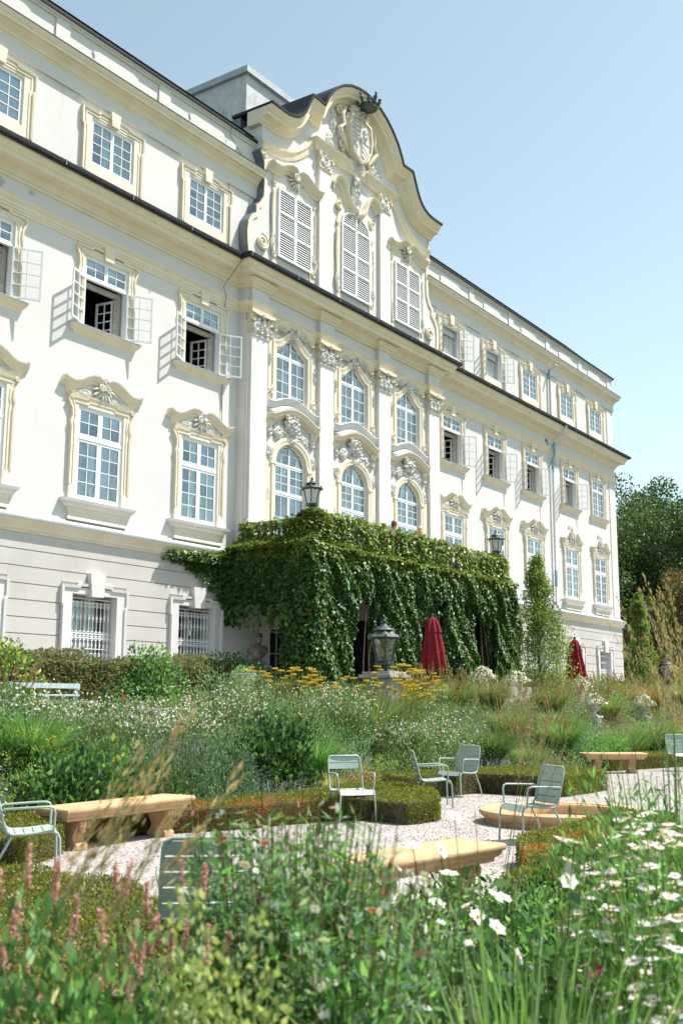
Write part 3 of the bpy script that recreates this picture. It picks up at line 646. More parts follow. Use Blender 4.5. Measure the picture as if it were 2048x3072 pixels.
for k, c in enumerate(CB):
    wl = arch_window(c, k, 6.15, 9.45, f_lo, 8.46, 10.17, (3, 3), opened=(k == 1)); CWL.append(wl)
    b = MB(); xs = np.linspace(-.88, .88, 21)
    pr = [(.0, -.30), (.0, -.37), (.10, -.385), (.13, -.40), (.22, -.40), (.24, -.37), (.24, -.29)]
    arc = [(c+x, 9.45+.72*sqrt(max(0, 1-(x/.88)**2))) for x in xs]
    b.sweep([(c-.88, 6.1)]+arc+[(c+.88, 6.1)], pr)
    for s in (-1, 1): b.box(c+s*1.24-.12, c+s*1.24+.12, -.36, -.2, 6.1, 9.55); b.box(c+s*1.02-.16, c+s*1.02+.16, -.415, -.2, 9.36, 9.44)
    b.build('surround', 'cream', wl)
    b = Many(); 
    for s in (-1, 1):
        b.relief(c+s*1.22, 9.75, .14, .26, -.33, .12, k+s, 3); b.spiral(c+s*1.2, 9.62, .11, -.38, 1.5, 0, s); b.relief(c+s*1.18, 10.45, .16, .2, -.32, .14, k*3+s, 4)
        b.relief(c+s*1.26, 8.3, .09, .4, -.33, .06, k+s+9, 7); b.relief(c+s*1.24, 7.2, .1, .25, -.33, .08, k+s+12, 5)
    b.relief(c, 10.55, .75, .42, -.31, .16, k+40, 11, 22); b.relief(c-.05, 10.85, .42, .36, -.40, .22, k+50, 9, 18); b.relief(c, 10.22, .13, .14, -.38, .12, k+3, 3)
    for s in (-1, 1): b.relief(c+s*.7, 10.5, .3, .28, -.33, .12, k+60+s, 7, 12)
    b.build('stucco_ornament', 'ornament', wl, smooth=55)
    b = MB(); px = np.linspace(-1.38, 1.38, 23)           # segmental pediment on brackets
    pz = [10.86+.34*max(0, cos(pi*.5*min(1, abs(x)/1.2)))**1.2 for x in px]
    b.sweep([(c+x, z) for x, z in zip(px, pz)], [(-.14, -.29), (-.14, -.34), (-.06, -.40), (-.02, -.50), (.08, -.53), (.12, -.58), (.17, -.585), (.17, -.2), (-.14, -.2)])
    for s in (-1, 1): b.mould(c+s*1.24-.1, c+s*1.24+.1, [(.03, 10.55), (.06, 10.62), (.1, 10.72), (.12, 10.78), (0, 10.8)], .3)
    b.spiral(c-.42, 11.06, .12, -.5, 1.4, pi/2, -1); b.build('pediment', 'cream', wl, smooth=35)
    b = MB(); b.sweep([(c+x, z+.171) for x, z in zip(px, pz)], [(.0, -.57), (.02, -.59), (.035, -.57), (.16, -.31), (.16, -.29), (0, -.29)]); b.build('lead_roof', 'lead', wl)
    b = MB(); b.sweep([(c+x, 11.36+.30*max(0, cos(pi*.5*min(1, abs(x)/1.05)))**1.1) for x in px], [(-.12, -.28), (-.12, -.34), (-.04, -.36), (-.02, -.41), (.06, -.44), (.09, -.47), (.11, -.46), (.13, -.28)])
    b.build('sill', 'stone_white', wl)
    # upper window
    wu = arch_window(c, k, 11.45, 13.20, f_up, None, 13.92, (4,))
    b = MB(); xs = np.linspace(-.88, .88, 21); arc = [(c+x, f_up(x)+.02) for x in xs]
    b.sweep([(c-.88, 11.5)]+arc+[(c+.88, 11.5)], [(.0, -.30), (.0, -.36), (.14, -.37), (.17, -.39), (.22, -.39), (.24, -.29)])
    for s in (-1, 1): b.box(c+s*1.21-.09, c+s*1.21+.09, -.35, -.2, 11.6, 13.6); b.spiral(c+s*1.16, 11.82, .15, -.37, 1.8, pi/2, s, .3)
    b.build('surround', 'cream', wu, smooth=35)
    b = MB(); hx = np.linspace(-1.12, 1.12, 19)
    b.sweep([(c+x, 14.02+.36*(1-(x/1.12)**2)) for x in hx], [(-.10, -.30), (-.10, -.36), (-.02, -.42), (.04, -.46), (.07, -.46), (.08, -.2), (-.1, -.2)])
    for s in (-1, 1): b.spiral(c+s*1.06, 13.98, .11, -.42, 1.5, pi/2, s, .3)
    b.build('pediment', 'cream', wu, smooth=35)
    b = Many()
    for s in (-1, 1):
        b.relief(c+s*1.25, 13.7, .18, .22, -.32, .14, k+s+70, 5); b.relief(c+s*1.25, 12.9, .08, .35, -.33, .09, k+s+80, 6); b.relief(c+s*.6, 14.1, .3, .12, -.36, .1, k+s+90, 7); b.relief(c+s*1.27, 11.66, .12, .16, -.33, .1, k+s, 3)
    b.relief(c, 14.1, .2, .24, -.38, .16, k+95, 5); b.relief(c+.1, 13.98, .15, .2, -.38, .12, k+99, 4); b.build('stucco_ornament', 'ornament', wu, smooth=55)
c = CB[1]                                                  # the open leaves of the middle balcony door
casement(CWL[1], c-.8, -.3, -1, .78, 6.2, 8.2, 2, 3, -radians(118)); casement(CWL[1], c+.8, -.3, 1, .78, 6.2, 8.2, 2, 3, radians(140))
# ---- giant pilasters with capitals
cap_mesh = None
for x in PIL:
    b = MB(); b.box(x-.41, x+.41, -.45, -.2, 7.32, 13.44)
    if x == PIL[0]: b.box(x-.50, x-.411, -.36, .05, 7.32, 13.44)
    o = b.build('pilaster', 'pilaster', pal)
    WM[o.name] = Matrix()
    MB().mould(x-.41, x+.41, [(.10, 5.9), (.10, 6.98), (.06, 7.0), (.10, 7.04), (.10, 7.10), (.05, 7.13), (.06, 7.19), (.08, 7.22), (.05, 7.28), (.0, 7.34)], .45).build('base', 'pilaster', o)
    MB().mould(x-.41, x+.41, [(.0, 13.40), (.035, 13.41), (.04, 13.45), (0, 13.47)], .45).build('astragal', 'pilaster', o)
    b = MB(); b.prism([(x-.42, 13.45), (x+.42, 13.45), (x+.50, 14.1), (x-.50, 14.1)], -.46, -.2)
    for s in (-1, 1):
        b.spiral(x+s*.42, 14.0, .15, -.52, 1.8, pi/2, -s, .3)
        b.spiral(x+s*.14, 14.05, .08, -.52, 1.4, pi/2, s, .3)
    b.prism([(x-.62, 14.13), (x-.3, 14.09), (x+.3, 14.09), (x+.62, 14.13), (x+.6, 14.22), (x-.6, 14.22)], -.62, -.2)
    if x == PIL[0]:
        b.tube([(x-.5, -.30+.15*cos(a), 14.0+.15*sin(a)) for a in np.linspace(0, 2*pi, 12)], .045, 5)
    b.build('capital', 'ornament_cream', o, smooth=40)
    b = Many(); sd = int(x*10)
    for a in (-.28, 0, .28): b.relief(x+a, 13.68, .17, .24, -.48, .12, sd+int(a*10), 3, 10)
    for a in (-.15, .15): b.relief(x+a, 13.86, .15, .2, -.50, .12, sd+int(a*30), 3, 10)
    b.relief(x, 14.12, .11, .1, -.58, .10, sd, 5, 8); b.relief(x-.33, 13.56, .1, .12, -.47, .08, sd+1, 3, 8); b.build('acanthus', 'ornament', o, smooth=55)
# ---- the gable
def arcpts(f, a, bb, n): return [f(t) for t in np.linspace(a, bb, n)]
half_in = [(-5.80, 21.05), (-5.1, 21.04), (-4.75, 21.055), (-4.42, 21.12), (-4.12, 21.23), (-3.86, 21.38), (-3.64, 21.56), (-3.45, 21.79), (-3.27, 22.08), (-3.08, 22.45), (-2.32, 22.43), (-2.2, 22.74), (-2.04, 23.05), (-1.83, 23.36), (-1.55, 23.65), (-1.2, 23.90), (-.8, 24.09), (-.4, 24.19)]
inner = half_in+[(0, 24.23)]+[(-x, z) for x, z in half_in[::-1]]
INN = [(CX+x, z) for x, z in inner]
sc_l = [(-6.18, 15.98), (-6.30, 16.5), (-6.33, 16.95), (-6.27, 17.35), (-6.08, 17.62), (-5.88, 17.76), (-5.88, 18.03), (-5.66, 18.20), (-5.50, 18.50), (-5.47, 19.0), (-5.50, 19.76), (-5.60, 19.95), (-5.70, 20.08), (-5.62, 20.18), (-5.56, 20.2), (-5.56, 21.2)]
outl = [(CX+x, z) for x, z in sc_l]+[(CX+x, z+.12) for x, z in inner[1:-1]]+[(CX-x, z) for x, z in sc_l[::-1]]
b = MB(); b.prism(outl, -.30, .5); g = b.build('gable', 'plaster', pal); WM[g.name] = Matrix()
b = MB(); b.sweep(INN, [(.0, -.29), (.0, -.34), (.06, -.37), (.09, -.42), (.17, -.47), (.20, -.54), (.23, -.68), (.34, -.70), (.36, -.74), (.44, -.79), (.50, -.86), (.54, -.87), (.54, .2), (0, .2)]); b.build('crown_cornice', 'cream', g, smooth=25)
b = MB(); b.sweep(INN, [(.542, .9), (.542, -.89), (.55, -.92), (.63, -.925), (.645, -.90), (.65, .9)]); b.build('crown_flashing', 'zinc', g)
ro = [(CX+x, z+.45) for x, z in inner]
b = MB(); b.prism(ro+[(CX+5.8, 20.3), (CX-5.8, 20.3)], .5, 5.5); b.build('gable_roof', 'zinc_grey', g)
for sx in (-1, 1):                                        # zinc cheeks and cream border of the side scrolls
    pth = [(CX+sx*-x, z) for x, z in sc_l[:14]]; pth = pth if sx > 0 else pth
    pth = [(CX+(x if sx < 0 else -x), z) for x, z in sc_l[:14]]
    sg = 1 if sx < 0 else -1
    b = MB(); b.sweep(pth, [(sg*.0, .5), (sg*.0, -.315), (sg*.035, -.32), (sg*.035, .5)]); b.build('zinc_cheek', 'zinc_grey', g)
    b = MB(); b.sweep(pth, [(sg*-.16, -.30), (sg*-.15, -.345), (sg*-.02, -.36), (sg*-.002, -.36), (sg*-.002, -.29)]); b.spiral(CX+sx*5.55, 16.82, .28, -.34, 1.9, pi/2+(0 if sx < 0 else 0), sx, .3, 40)
    b.spiral(CX+sx*5.5, 20.0, .13, -.35, 1.6, pi/2, sx, .3); b.build('scroll_border', 'cream', g, smooth=40)
    bl = [(-5.6, 20.35), (-5.2, 20.35), (-4.76, 20.38), (-4.3, 20.48), (-3.85, 20.66), (-3.45, 20.92), (-3.08, 21.22), (-2.82, 21.55), (-2.62, 21.85)]
    pth = [(CX+(x if sx < 0 else -x), z) for x, z in bl]; sg = 1 if sx < 0 else -1
    b = MB(); b.sweep(pth, [(sg*-.15, -.30), (sg*-.15, -.34), (sg*-.08, -.36), (sg*-.04, -.37), (sg*.05, -.39), (sg*.10, -.44), (sg*.15, -.45), (sg*.16, -.29)]); b.build('curved_architrave', 'cream', g)
    b = MB(); b.box(CX+sx*5.58-.04, CX+sx*5.58+.04, -.34, .5, 20.2, 21.2); b.build('corner_edge', 'plaster', g)
b = MB(); b.mould(CX-2.62, CX-.75, [(0, 21.50), (.05, 21.52), (.06, 21.62), (.10, 21.66), (.16, 21.74), (.20, 21.80), (.22, 21.86), (0, 21.90)], .38); b.mould(CX+.75, CX+2.62, [(0, 21.50), (.05, 21.52), (.06, 21.62), (.10, 21.66), (.16, 21.74), (.20, 21.80), (.22, 21.86), (0, 21.90)], .38); b.mould(CX-.76, CX+.76, [(0, 21.50), (.05, 21.52), (.06, 21.62), (.10, 21.66), (.13, 21.86), (0, 21.90)], .36, False, False); b.build('middle_entablature', 'cream', g)
for s in (-1, 1):
    x = CX+s*2.03
    b = MB(); b.box(x-.36, x+.36, -.42, -.25, 16.2, 20.88); o = b.build('gable_pilaster', 'pilaster', pal); WM[o.name] = Matrix()
    b = MB(); b.prism([(x-.37, 20.9), (x+.37, 20.9), (x+.44, 21.5), (x-.44, 21.5)], -.43, -.25); b.mould(x-.37, x+.37, [(0, 20.86), (.04, 20.88), (.04, 20.92), (0, 20.94)], .42)
    for q in (-1, 1): b.spiral(x+q*.34, 21.34, .12, -.47, 1.7, pi/2, -q, .3)
    b.build('capital', 'ornament_cream', o, smooth=40); b = Many(); b.relief(x, 21.1, .3, .22, -.44, .1, int(x), 5, 12); b.relief(x, 21.35, .14, .14, -.44, .12, int(x)+3, 4, 8); b.build('acanthus', 'ornament', o, smooth=55)
# shutters: frames with tilted slats
def shutter_window(c, k, z0, z1, top=None):
    b = MB(); hw = .95; fr = -.39
    for x0, x1 in ((c-hw, c-.005), (c+.005, c+hw)):
        b.box(x0, x0+.07, fr-.03, -.28, z0, z1); b.box(x1-.07, x1, fr-.03, -.28, z0, z1)
        for zz in (z0, z0+.92, z0+1.62, z1-.07): b.box(x0+.07, x1-.07, fr-.028, -.28, zz, zz+.07)
    if top:
        xs = np.linspace(-hw, hw, 21); b.sweep([(c+x, top(x)) for x in xs], [(-.07, fr-.03), (0, fr-.03), (0, -.28), (-.07, -.28)])
        b.box(c-.035, c+.035, fr-.03, -.28, z1, top(0)-.05)
    o = b.build('shutter', 'white_paint', pal); WM[o.name] = Matrix()
    if top: MB().prism([(c-hw, z0), (c+hw, z0)]+[(c+x, top(x)) for x in np.linspace(hw, -hw, 15)], -.312, -.27).build('backing', 'dark_gap', o)
    else: MB().box(c-hw, c+hw, -.312, -.27, z0, z1).build('backing', 'dark_gap', o)  # dark sheet behind the slats: shade of the gaps put into colour
    tilt = radians(56)
    for x0, x1 in ((c-hw+.07, c-.075), (c+.075, c+hw-.07)):
        for a, bb in ((z0+.07, z0+.92), (z0+.99, z0+1.62), (z0+1.69, z1-.07)):
            n = int(round((bb-a)/.082))
            for q in range(n):
                zz = a+(q+.5)*(bb-a)/n; slab('slat', 'white_paint', o, ((x0+x1)/2, fr+.012, zz), (x1-x0, .064, .012), (tilt, 0, 0))
    if top:
        for q in range(7):
            zz = z1+.03+q*.085; x = max([u for u in np.linspace(0, hw, 40) if top(u) > zz+.06], default=0)
            if x > .15:
                for s in (-1, 1): slab('slat', 'white_paint', o, (c+s*(x+.05)/2, fr+.008, zz), (x-.05, .064, .012), (tilt, 0, 0))
    return o
topc = lambda x: 19.33+.63*sqrt(max(0, 1-(x/.95)**2))
S = [shutter_window(CX-3.8, 0, 16.6, 19.12), shutter_window(CX, 1, 16.6, 19.33, topc), shutter_window(CX+3.75, 2, 16.6, 19.12)]
for k, (c, o) in enumerate(zip((CX-3.8, CX, CX+3.75), S)):
    b = MB()
    if k != 1:
        b.box(c-1.2, c-.95, -.345, -.25, 16.3, 19.3); b.box(c+.95, c+1.2, -.345, -.25, 16.3, 19.3); b.box(c-.95, c+.95, -.346, -.25, 19.121, 19.3)
        b.prism([(c-1.2, 19.301), (c+1.2, 19.301), (c+1.1, 19.7), (c-1.1, 19.7)], -.33, -.25)
    else:
        xs = np.linspace(-.97, .97, 19); b.sweep([(c-.97, 16.3)]+[(c+x, 19.33+.65*sqrt(max(0, 1-(x/.97)**2))) for x in xs]+[(c+.97, 16.3)], [(0, -.30), (0, -.36), (.16, -.37), (.22, -.35), (.22, -.29)])
    for s in (-1, 1):
        b.spiral(c+s*1.14, 16.62, .13, -.35, 1.7, pi/2, s, .3); b.spiral(c+s*1.12, 19.2, .11, -.35, 1.5, pi/2, -s, .3)
        b.tube([(c+s*1.2, -.36, 16.7), (c+s*1.26, -.37, 17.0), (c+s*1.2, -.36, 17.35), (c+s*1.24, -.36, 18.2), (c+s*1.2, -.36, 18.9)], [.05, .06, .035, .03, .05], 6)
    b.build('surround', 'cream_pale', o, smooth=35)
    b = Many()
    for s in (-1, 1): b.relief(c+s*1.16, 17.15, .11, .26, -.34, .09, k+s+5, 5, 10); b.relief(c+s*1.2, 18.1, .08, .4, -.33, .07, k+s+15, 7, 10)
    if k != 1: b.shell(c, 19.72, .42, -.34, .1, -1.8, 1.8, 9); b.relief(c+.05, 19.92, .16, .26, -.46, .12, k+2, 4)
    else: b.relief(c, 20.55, .3, .62, -.36, .22, 77, 5, 16); b.relief(c, 21.2, .2, .3, -.42, .2, 78, 5, 12); b.relief(c, 19.98, .2, .22, -.38, .15, 71, 3); 
    b.build('stucco_ornament', 'ornament', o, smooth=55)
    b = MB()
    if k != 1:
        pp = [(-1.50, 19.82), (-1.32, 19.76), (-1.1, 19.75), (-.9, 19.82), (-.68, 19.95), (-.45, 20.04), (-.22, 20.06), (-.06, 19.98)]
        pf = [(-.24, -.28), (-.24, -.36), (-.15, -.40), (-.12, -.47), (-.02, -.54), (.0, -.58), (.05, -.60), (.055, -.28)]
        b.sweep([(c+x, z) for x, z in pp], pf); b.sweep([(c-x, z) for x, z in pp][::-1], pf); b.spiral(c-.12, 19.80, .16, -.52, 1.7, pi/2, -1, .28)
    else:
        for s in (-1, 1):
            pp = [(-1.62, 20.6), (-1.45, 20.9), (-1.2, 21.02), (-.95, 20.98), (-.75, 20.75), (-.6, 20.4), (-.42, 20.1), (-.2, 19.98)]
            q = [(c+(x if s < 0 else -x), z) for x, z in pp]; q = q if s < 0 else q[::-1]
            b.sweep(q, [(-.26, -.28), (-.25, -.36), (-.14, -.40), (-.10, -.48), (-.0, -.54), (.04, -.55), (.05, -.28)])
            b.spiral(c+s*1.1, 19.95, .2, -.36, 1.8, pi/2, s, .3)
    b.build('pediment', 'cream', o, smooth=35)
# coat of arms
b = MB(); sh = [(-.62, 24.05-.35), (-.72, 23.2), (-.66, 22.7), (-.42, 22.3), (0, 22.05), (.42, 22.3), (.66, 22.7), (.72, 23.2), (.62, 23.7), (0, 23.85)]
ct = [(CX+x*1.25, 22.95+(z-22.95)*1.15) for x, z in sh]
b.prism(ct, -.52, -.28); o = b.build('coat_of_arms', 'ornament', pal); WM[o.name] = Matrix()
SHM = lambda x, z: (CX+x, z)
MB().prism([SHM(x, z) for x, z in sh], -.60, -.50).build('shield', 'stone_white', o)
b = MB(); b.sweep([SHM(x*1.05, 22.95+(z-22.95)*1.04) for x, z in sh], [(-.05, -.52), (-.04, -.66), (.05, -.68), (.09, -.52)], closed=True)
for s in (-1, 1):
    b.tube([(CX+s*.85, -.5, 23.95), (CX+s*1.1, -.52, 23.6), (CX+s*1.02, -.55, 23.2), (CX+s*1.25, -.5, 22.95), (CX+s*.98, -.52, 22.6), (CX+s*.7, -.5, 22.25)], [.05, .09, .07, .1, .08, .04], 7)
    b.spiral(CX+s*1.2, 23.75, .2, -.42, 1.6, pi/2, s, .3); b.spiral(CX+s*1.0, 22.4, .2, -.42, 1.6, -pi/2, -s, .3)
b.build('scroll_frame', 'ornament_cream', o, smooth=45)
MB().box(CX-.012, CX+.012, -.625, -.55, 22.1, 23.82).box(CX-.66, CX+.66, -.626, -.55, 22.93, 22.955).build('quartering', 'ornament', o)
b = MB()
for r_ in range(4):                                       # wavy bars of the upper left field
    z = 23.66-.19*r_; b.tube([(CX-.6+.56*t, -.615, z+.03*sin(t*9)) for t in np.linspace(0, 1, 12)], .022, 5)
b.build('wavy_bar', 'ornament', o)
for r_ in range(3):
    z = 22.75-.2*r_; MB().prism([(CX+.05, z), (CX+.55-.1*r_, z-.3+.08*r_), (CX+.55-.1*r_, z-.2+.08*r_), (CX+.05, z+.1)], -.65, -.55).build('bend', 'stone_white', o)
b = Many()
for (x, z, rx, rz, sd) in ((.33, 23.35, .2, .3, 1), (-.33, 22.6, .17, .26, 2), (0, 22.98, .15, .19, 3), (.3, 23.05, .1, .12, 4)): b.relief(CX+x, z, rx, rz, -.59, .12, sd, 5, 12)
b.build('charges', 'ornament', o, smooth=55)
b = Many(); b.relief(CX, 24.02, .62, .32, -.5, .38, 5, 9, 20)
for s in (-1, 1): b.relief(CX+s*1.4, 23.2, .28, .6, -.30, .16, 7+s, 5, 14); b.relief(CX+s*1.5, 22.3, .4, .35, -.30, .14, 9+s, 7, 14); b.relief(CX+s*.8, 21.98, .5, .2, -.34, .14, 19+s, 7, 12)
b.relief(CX, 21.9, .5, .3, -.42, .2, 21, 7, 14); b.build('mantling', 'ornament', o, smooth=55)
b = MB(); b.lathe(CX, -.98, [(.30, 24.10), (.34, 24.13), (.33, 24.22), (.36, 24.27), (.30, 24.28), (.27, 24.14)], 18)
for k in range(9):
    a = 2*pi*k/9+.2; x, y = CX+.36*cos(a), -.98+.36*sin(a); hh = .34 if k % 2 == 0 else .2
    b.tube([(x, y, 24.25), (CX+.42*cos(a), -.98+.42*sin(a), 24.25+hh*.6), (CX+.44*cos(a), -.98+.44*sin(a), 24.25+hh)], [.05, .075, .03], 6)
    b.ball((CX+.45*cos(a), -.98+.45*sin(a), 24.27+hh), .055, 8, 6)
    if k % 2 == 0: b.tube([(CX+.36*cos(a-.18), -.98+.36*sin(a-.18), 24.25+hh*.62), (CX+.46*cos(a), -.98+.46*sin(a), 24.25+hh*.7), (CX+.36*cos(a+.18), -.98+.36*sin(a+.18), 24.25+hh*.62)], [.04, .05, .04], 5)
b.build('crown', 'iron', o, smooth=45)
# roof house behind the gable
b = MB(); b.box(28.3, 33.6, 2.0, 7.5, 20.3, 24.75); o = b.build('roof_house', 'render_grey', pal); WM[o.name] = Matrix()
MB().box(28.15, 33.75, 1.85, 7.6, 24.75, 25.0).build('coping', 'lead', o); MB().box(28.29, 28.4, 2.35, 3.1, 22.0, 22.7).build('opening', 'dark_gap', o)
b = MB(); b.box(38.5, 39.6, 3, 4.2, 20.4, 22.9); b.box(38.4, 39.7, 2.9, 4.3, 22.9, 23.05); b.build('chimney', 'plaster', pal)
# downpipe with hoppers, stains round it, lightning wire
b = MB(); px_ = 50.35
b.tube([(px_, -.50, 18.85), (px_, -.1, 18.6), (px_, -.1, 16.2)], .065, 8); b.tube([(px_+.5, -.72, 15.7), (px_+.45, -.60, 15.2), (px_+.1, -.3, 14.95), (px_, -.24, 14.7), (px_, -.24, 14.1), (px_, -.12, 13.8), (px_, -.12, 6.4), (px_, -.33, 6.2), (px_, -.33, 5.9), (px_, -.18, 5.6), (px_, -.18, 1.5)], .065, 8)
o = b.build('downpipe', 'plaster', pal, smooth=50); WM[o.name] = Matrix()
b = Many(); b.tube([(px_, -.1, 18.62), (px_, -.1, 18.15)], .075, 8); b.tube([(px_, -.24, 14.75), (px_, -.24, 14.1), (px_, -.12, 13.8), (px_, -.12, 13.2)], .075, 8); b.tube([(px_, -.12, 8.2), (px_, -.12, 7.4)], .075, 8); b.build('painted_length', 'copper_blue', o, smooth=50)
def splat(name, c, z, rx, rz, y, seed, m='patch_grey'):
    rn = random.Random(seed); k = 22; r = [1+.35*rn.uniform(-1, 1) for _ in range(k)]
    MB().prism([(c+rx*r[i]*cos(2*pi*i/k), z+rz*r[i]*sin(2*pi*i/k)) for i in range(k)], y, .01).build(name, m, pal)
for k, a in enumerate(((16.25, 14.82, .16, .13), (15.45, 14.86, .2, .12), (17.3, 14.9, .1, .07), (15.9, 15.0, .1, .05), (50.0, 14.72, .22, .16), (50.75, 14.62, .25, .22), (50.9, 13.85, .16, .35), (49.9, 14.85, .15, .1), (51.05, 14.85, .2, .1))): splat('bare_plaster', *a, -.004, k)
b = MB(); b.tube([(25.05, -.2, 20.5), (25.08, -.08, 20.1), (25.2, -.45, 19.4), (25.1, -.05, 18.9), (25.12, -.05, 16.1), (25.15, -.8, 15.8), (25.0, -.5, 15.3), (24.95, -.06, 14.8), (24.97, -.17, 14.4), (25.0, -.04, 14.0), (25.05, -.04, 7)], .013, 4); b.build('lightning_wire', 'iron', pal)
# ================================================================ balcony in front of the centre
BX0, BX1, BY = 25.9, 38.2, -3.0
bal = empty('balcony', (CX, -1.6, TZ), 0, 'stone balcony with a turned balustrade carried on vine covered piers', 'balcony', world=True)
MB().box(BX0-.1, BX1+.1, BY-.1, -.31, 5.72, 6.0).box(BX0-.2, BX1+.2, BY-.2, -.31, 6.0, 6.1).build('floor_slab', 'rail_stone', bal)
for x in (26.15, 30.15, 34.0, 37.9): MB().box(x-.28, x+.28, BY-.02, BY+.56, TZ, 5.72).build('pier', 'rail_stone', bal)
b = MB()
b.mould(BX0, BX1, [(.10, 6.10), (.10, 6.24), (.04, 6.27), (0, 6.28)], -BY-.12, back=BY+.12)
b.box(BX0-.08, BX0+.14, BY+.13, -.31, 6.10, 6.27); b.box(BX1-.14, BX1+.08, BY+.13, -.31, 6.10, 6.27); b.build('plinth_rail', 'rail_stone', bal)
b = MB(); b.box(BX0-.12, BX1+.12, BY-.10, BY+.18, 7.0, 7.15); b.box(BX0-.12, BX0+.16, BY+.181, -.31, 7.0, 7.149); b.box(BX1-.16, BX1+.12, BY+.181, -.31, 7.0, 7.149); b.build('hand_rail', 'rail_stone', bal)
bm = MB().lathe(0, 0, [(.075, 6.27), (.075, 6.31), (.045, 6.35), (.06, 6.42), (.088, 6.52), (.075, 6.62), (.042, 6.78), (.04, 6.86), (.06, 6.90), (.07, 6.94), (.07, 7.0)], 10).mesh('baluster', 40); bm.materials.append(M['rail_stone'])
pos = [(BX0+.5+.27*i, BY+.04) for i in range(42)]+[(BX0+.02, BY+.5+.27*i) for i in range(8)]+[(BX1-.02, BY+.5+.27*i) for i in range(8)]
for x, y in pos: o = bpy.data.objects.new('baluster', bm); o.location = (x, y, 0); place(o, bal)
for x in (BX0+.02, 30.05, 34.05, BX1-.02): MB().box(x-.2, x+.2, BY-.13, BY+.27, 6.26, 7.02).box(x-.24, x+.24, BY-.17, BY+.31, 7.151, 7.34).build('pedestal', 'rail_stone', bal)
MB().box(27.6, 29.4, .1, .2, TZ, 3.97).build('door_and_shade_panel', 'dark_gap', bal); 
MB().box(30.5, 33.6, .12, .2, TZ, 4.6).build('door_and_shade_panel', 'dark_gap', bal); MB().box(34.5, 37.9, .12, .2, TZ, 4.6).build('door_and_shade_panel', 'dark_gap', bal)  # added dark panels: deep shade behind the vine openings put into colour
b = MB()
for x in (27.66, 28.08, 28.5, 28.92, 29.34): b.box(x-.025, x+.025, .04, .09, TZ, 3.95)
for z in (1.9, 2.6, 3.2, 3.9): b.box(27.61, 29.39, .045, .085, z-.02, z+.02)
b.build('door_grille', 'old_wood', bal)
# ---- lantern: six tapered panes in an iron cage under a waved roof
def lantern(m, label, s=1.0, pane_m='lamp_frosted_glass'):
    t = empty('lantern', (0, 0, 0), 0, label, 'lantern', 'iron lanterns')
    N = 6; ring = lambda r, z, ph=pi/6: [(r*cos(2*pi*k/N+ph)*s, r*sin(2*pi*k/N+ph)*s, z*s) for k in range(N)]
    b = MB(); b.lathe(0, 0, [(.20*s, 0), (.24*s, .02*s), (.20*s, .05*s), (.12*s, .07*s), (.10*s, .12*s), (.15*s, .15*s), (.23*s, .17*s), (.24*s, .21*s), (.21*s, .23*s)], 6); b.build('base', m, t)
    lo, hi = ring(.20, .22), ring(.33, .80)
    b = MB()
    for k in range(N): b.tube([lo[k], hi[k]], .022*s, 6)
    for z, r in ((.24, .21), (.79, .33)):
        q = ring(r, z); b.tube(q+[q[0]], .02*s, 6)
    b.build('cage', m, t, smooth=50)
    for k in range(N):
        l0, l1, h1, h0 = lo[k], lo[(k+1) % N], hi[(k+1) % N], hi[k]; top = [(h1[i]*.5+h0[i]*.5) for i in range(3)]; top[2] -= .05*s
        MB().add([l0, l1, h1, tuple(top), h0]+[(p[0]*.96, p[1]*.96, p[2]) for p in (l0, l1, h1, tuple(top), h0)], [(0, 1, 2, 3, 4), (9, 8, 7, 6, 5)]+[(i, (i+1) % 5, 5+(i+1) % 5, 5+i) for i in range(5)]).build('pane', pane_m, t)
    wave = lambda a, z: 1+.07*cos(6*(a-pi/6)) if z > .76*s else 1
    b = MB(); b.lathe(0, 0, [(.33*s, .80*s), (.40*s, .79*s), (.41*s, .82*s), (.36*s, .86*s), (.27*s, .90*s), (.22*s, .95*s), (.21*s, .97*s)], 24, wave); b.build('roof', m, t, smooth=50)
    b = MB(); b.lathe(0, 0, [(.20*s, .97*s), (.25*s, .99*s), (.23*s, 1.02*s), (.15*s, 1.05*s), (.10*s, 1.09*s), (.06*s, 1.12*s), (.04*s, 1.15*s)], 12, lambda a, z: 1+.08*cos(6*a)); b.build('vent_cap', m, t, smooth=50)
    b = MB(); b.lathe(0, 0, [(.02*s, 1.14*s), (.045*s, 1.17*s), (.055*s, 1.20*s), (.035*s, 1.24*s), (.02*s, 1.26*s)], 10); b.build('finial', m, t, smooth=60)
    b = MB()
    for k in range(N): a = 2*pi*k/N+pi/6; b.tube([(.38*s*cos(a), .38*s*sin(a), .83*s), (.43*s*cos(a), .43*s*sin(a), .86*s), (.41*s*cos(a), .41*s*sin(a), .90*s)], [.02*s, .025*s, .01*s], 5)
    b.build('crockets', m, t); return t
l1 = lantern('iron', 'black iron lantern on the near corner of the vine covered balcony', .82); l1.location = (BX0+.02, BY+.07, 7.34)
l2 = lantern('iron', 'black iron lantern on the far corner of the vine covered balcony', .82); l2.location = (BX1-.02, BY+.07, 7.34); l2.rotation_euler[2] = .3
l3 = lantern('iron_verdigris', 'large weathered lantern on a stone pier in front of the dark archway', .93, 'lamp_glass'); l3.location = (20.5, -8.95, 2.3); l3.rotation_euler[2] = .15
l4 = lantern('iron_verdigris', 'weathered lantern half hidden by grasses at the right edge', .95, 'lamp_glass'); l4.location = (48.6, -6.1, 2.45)
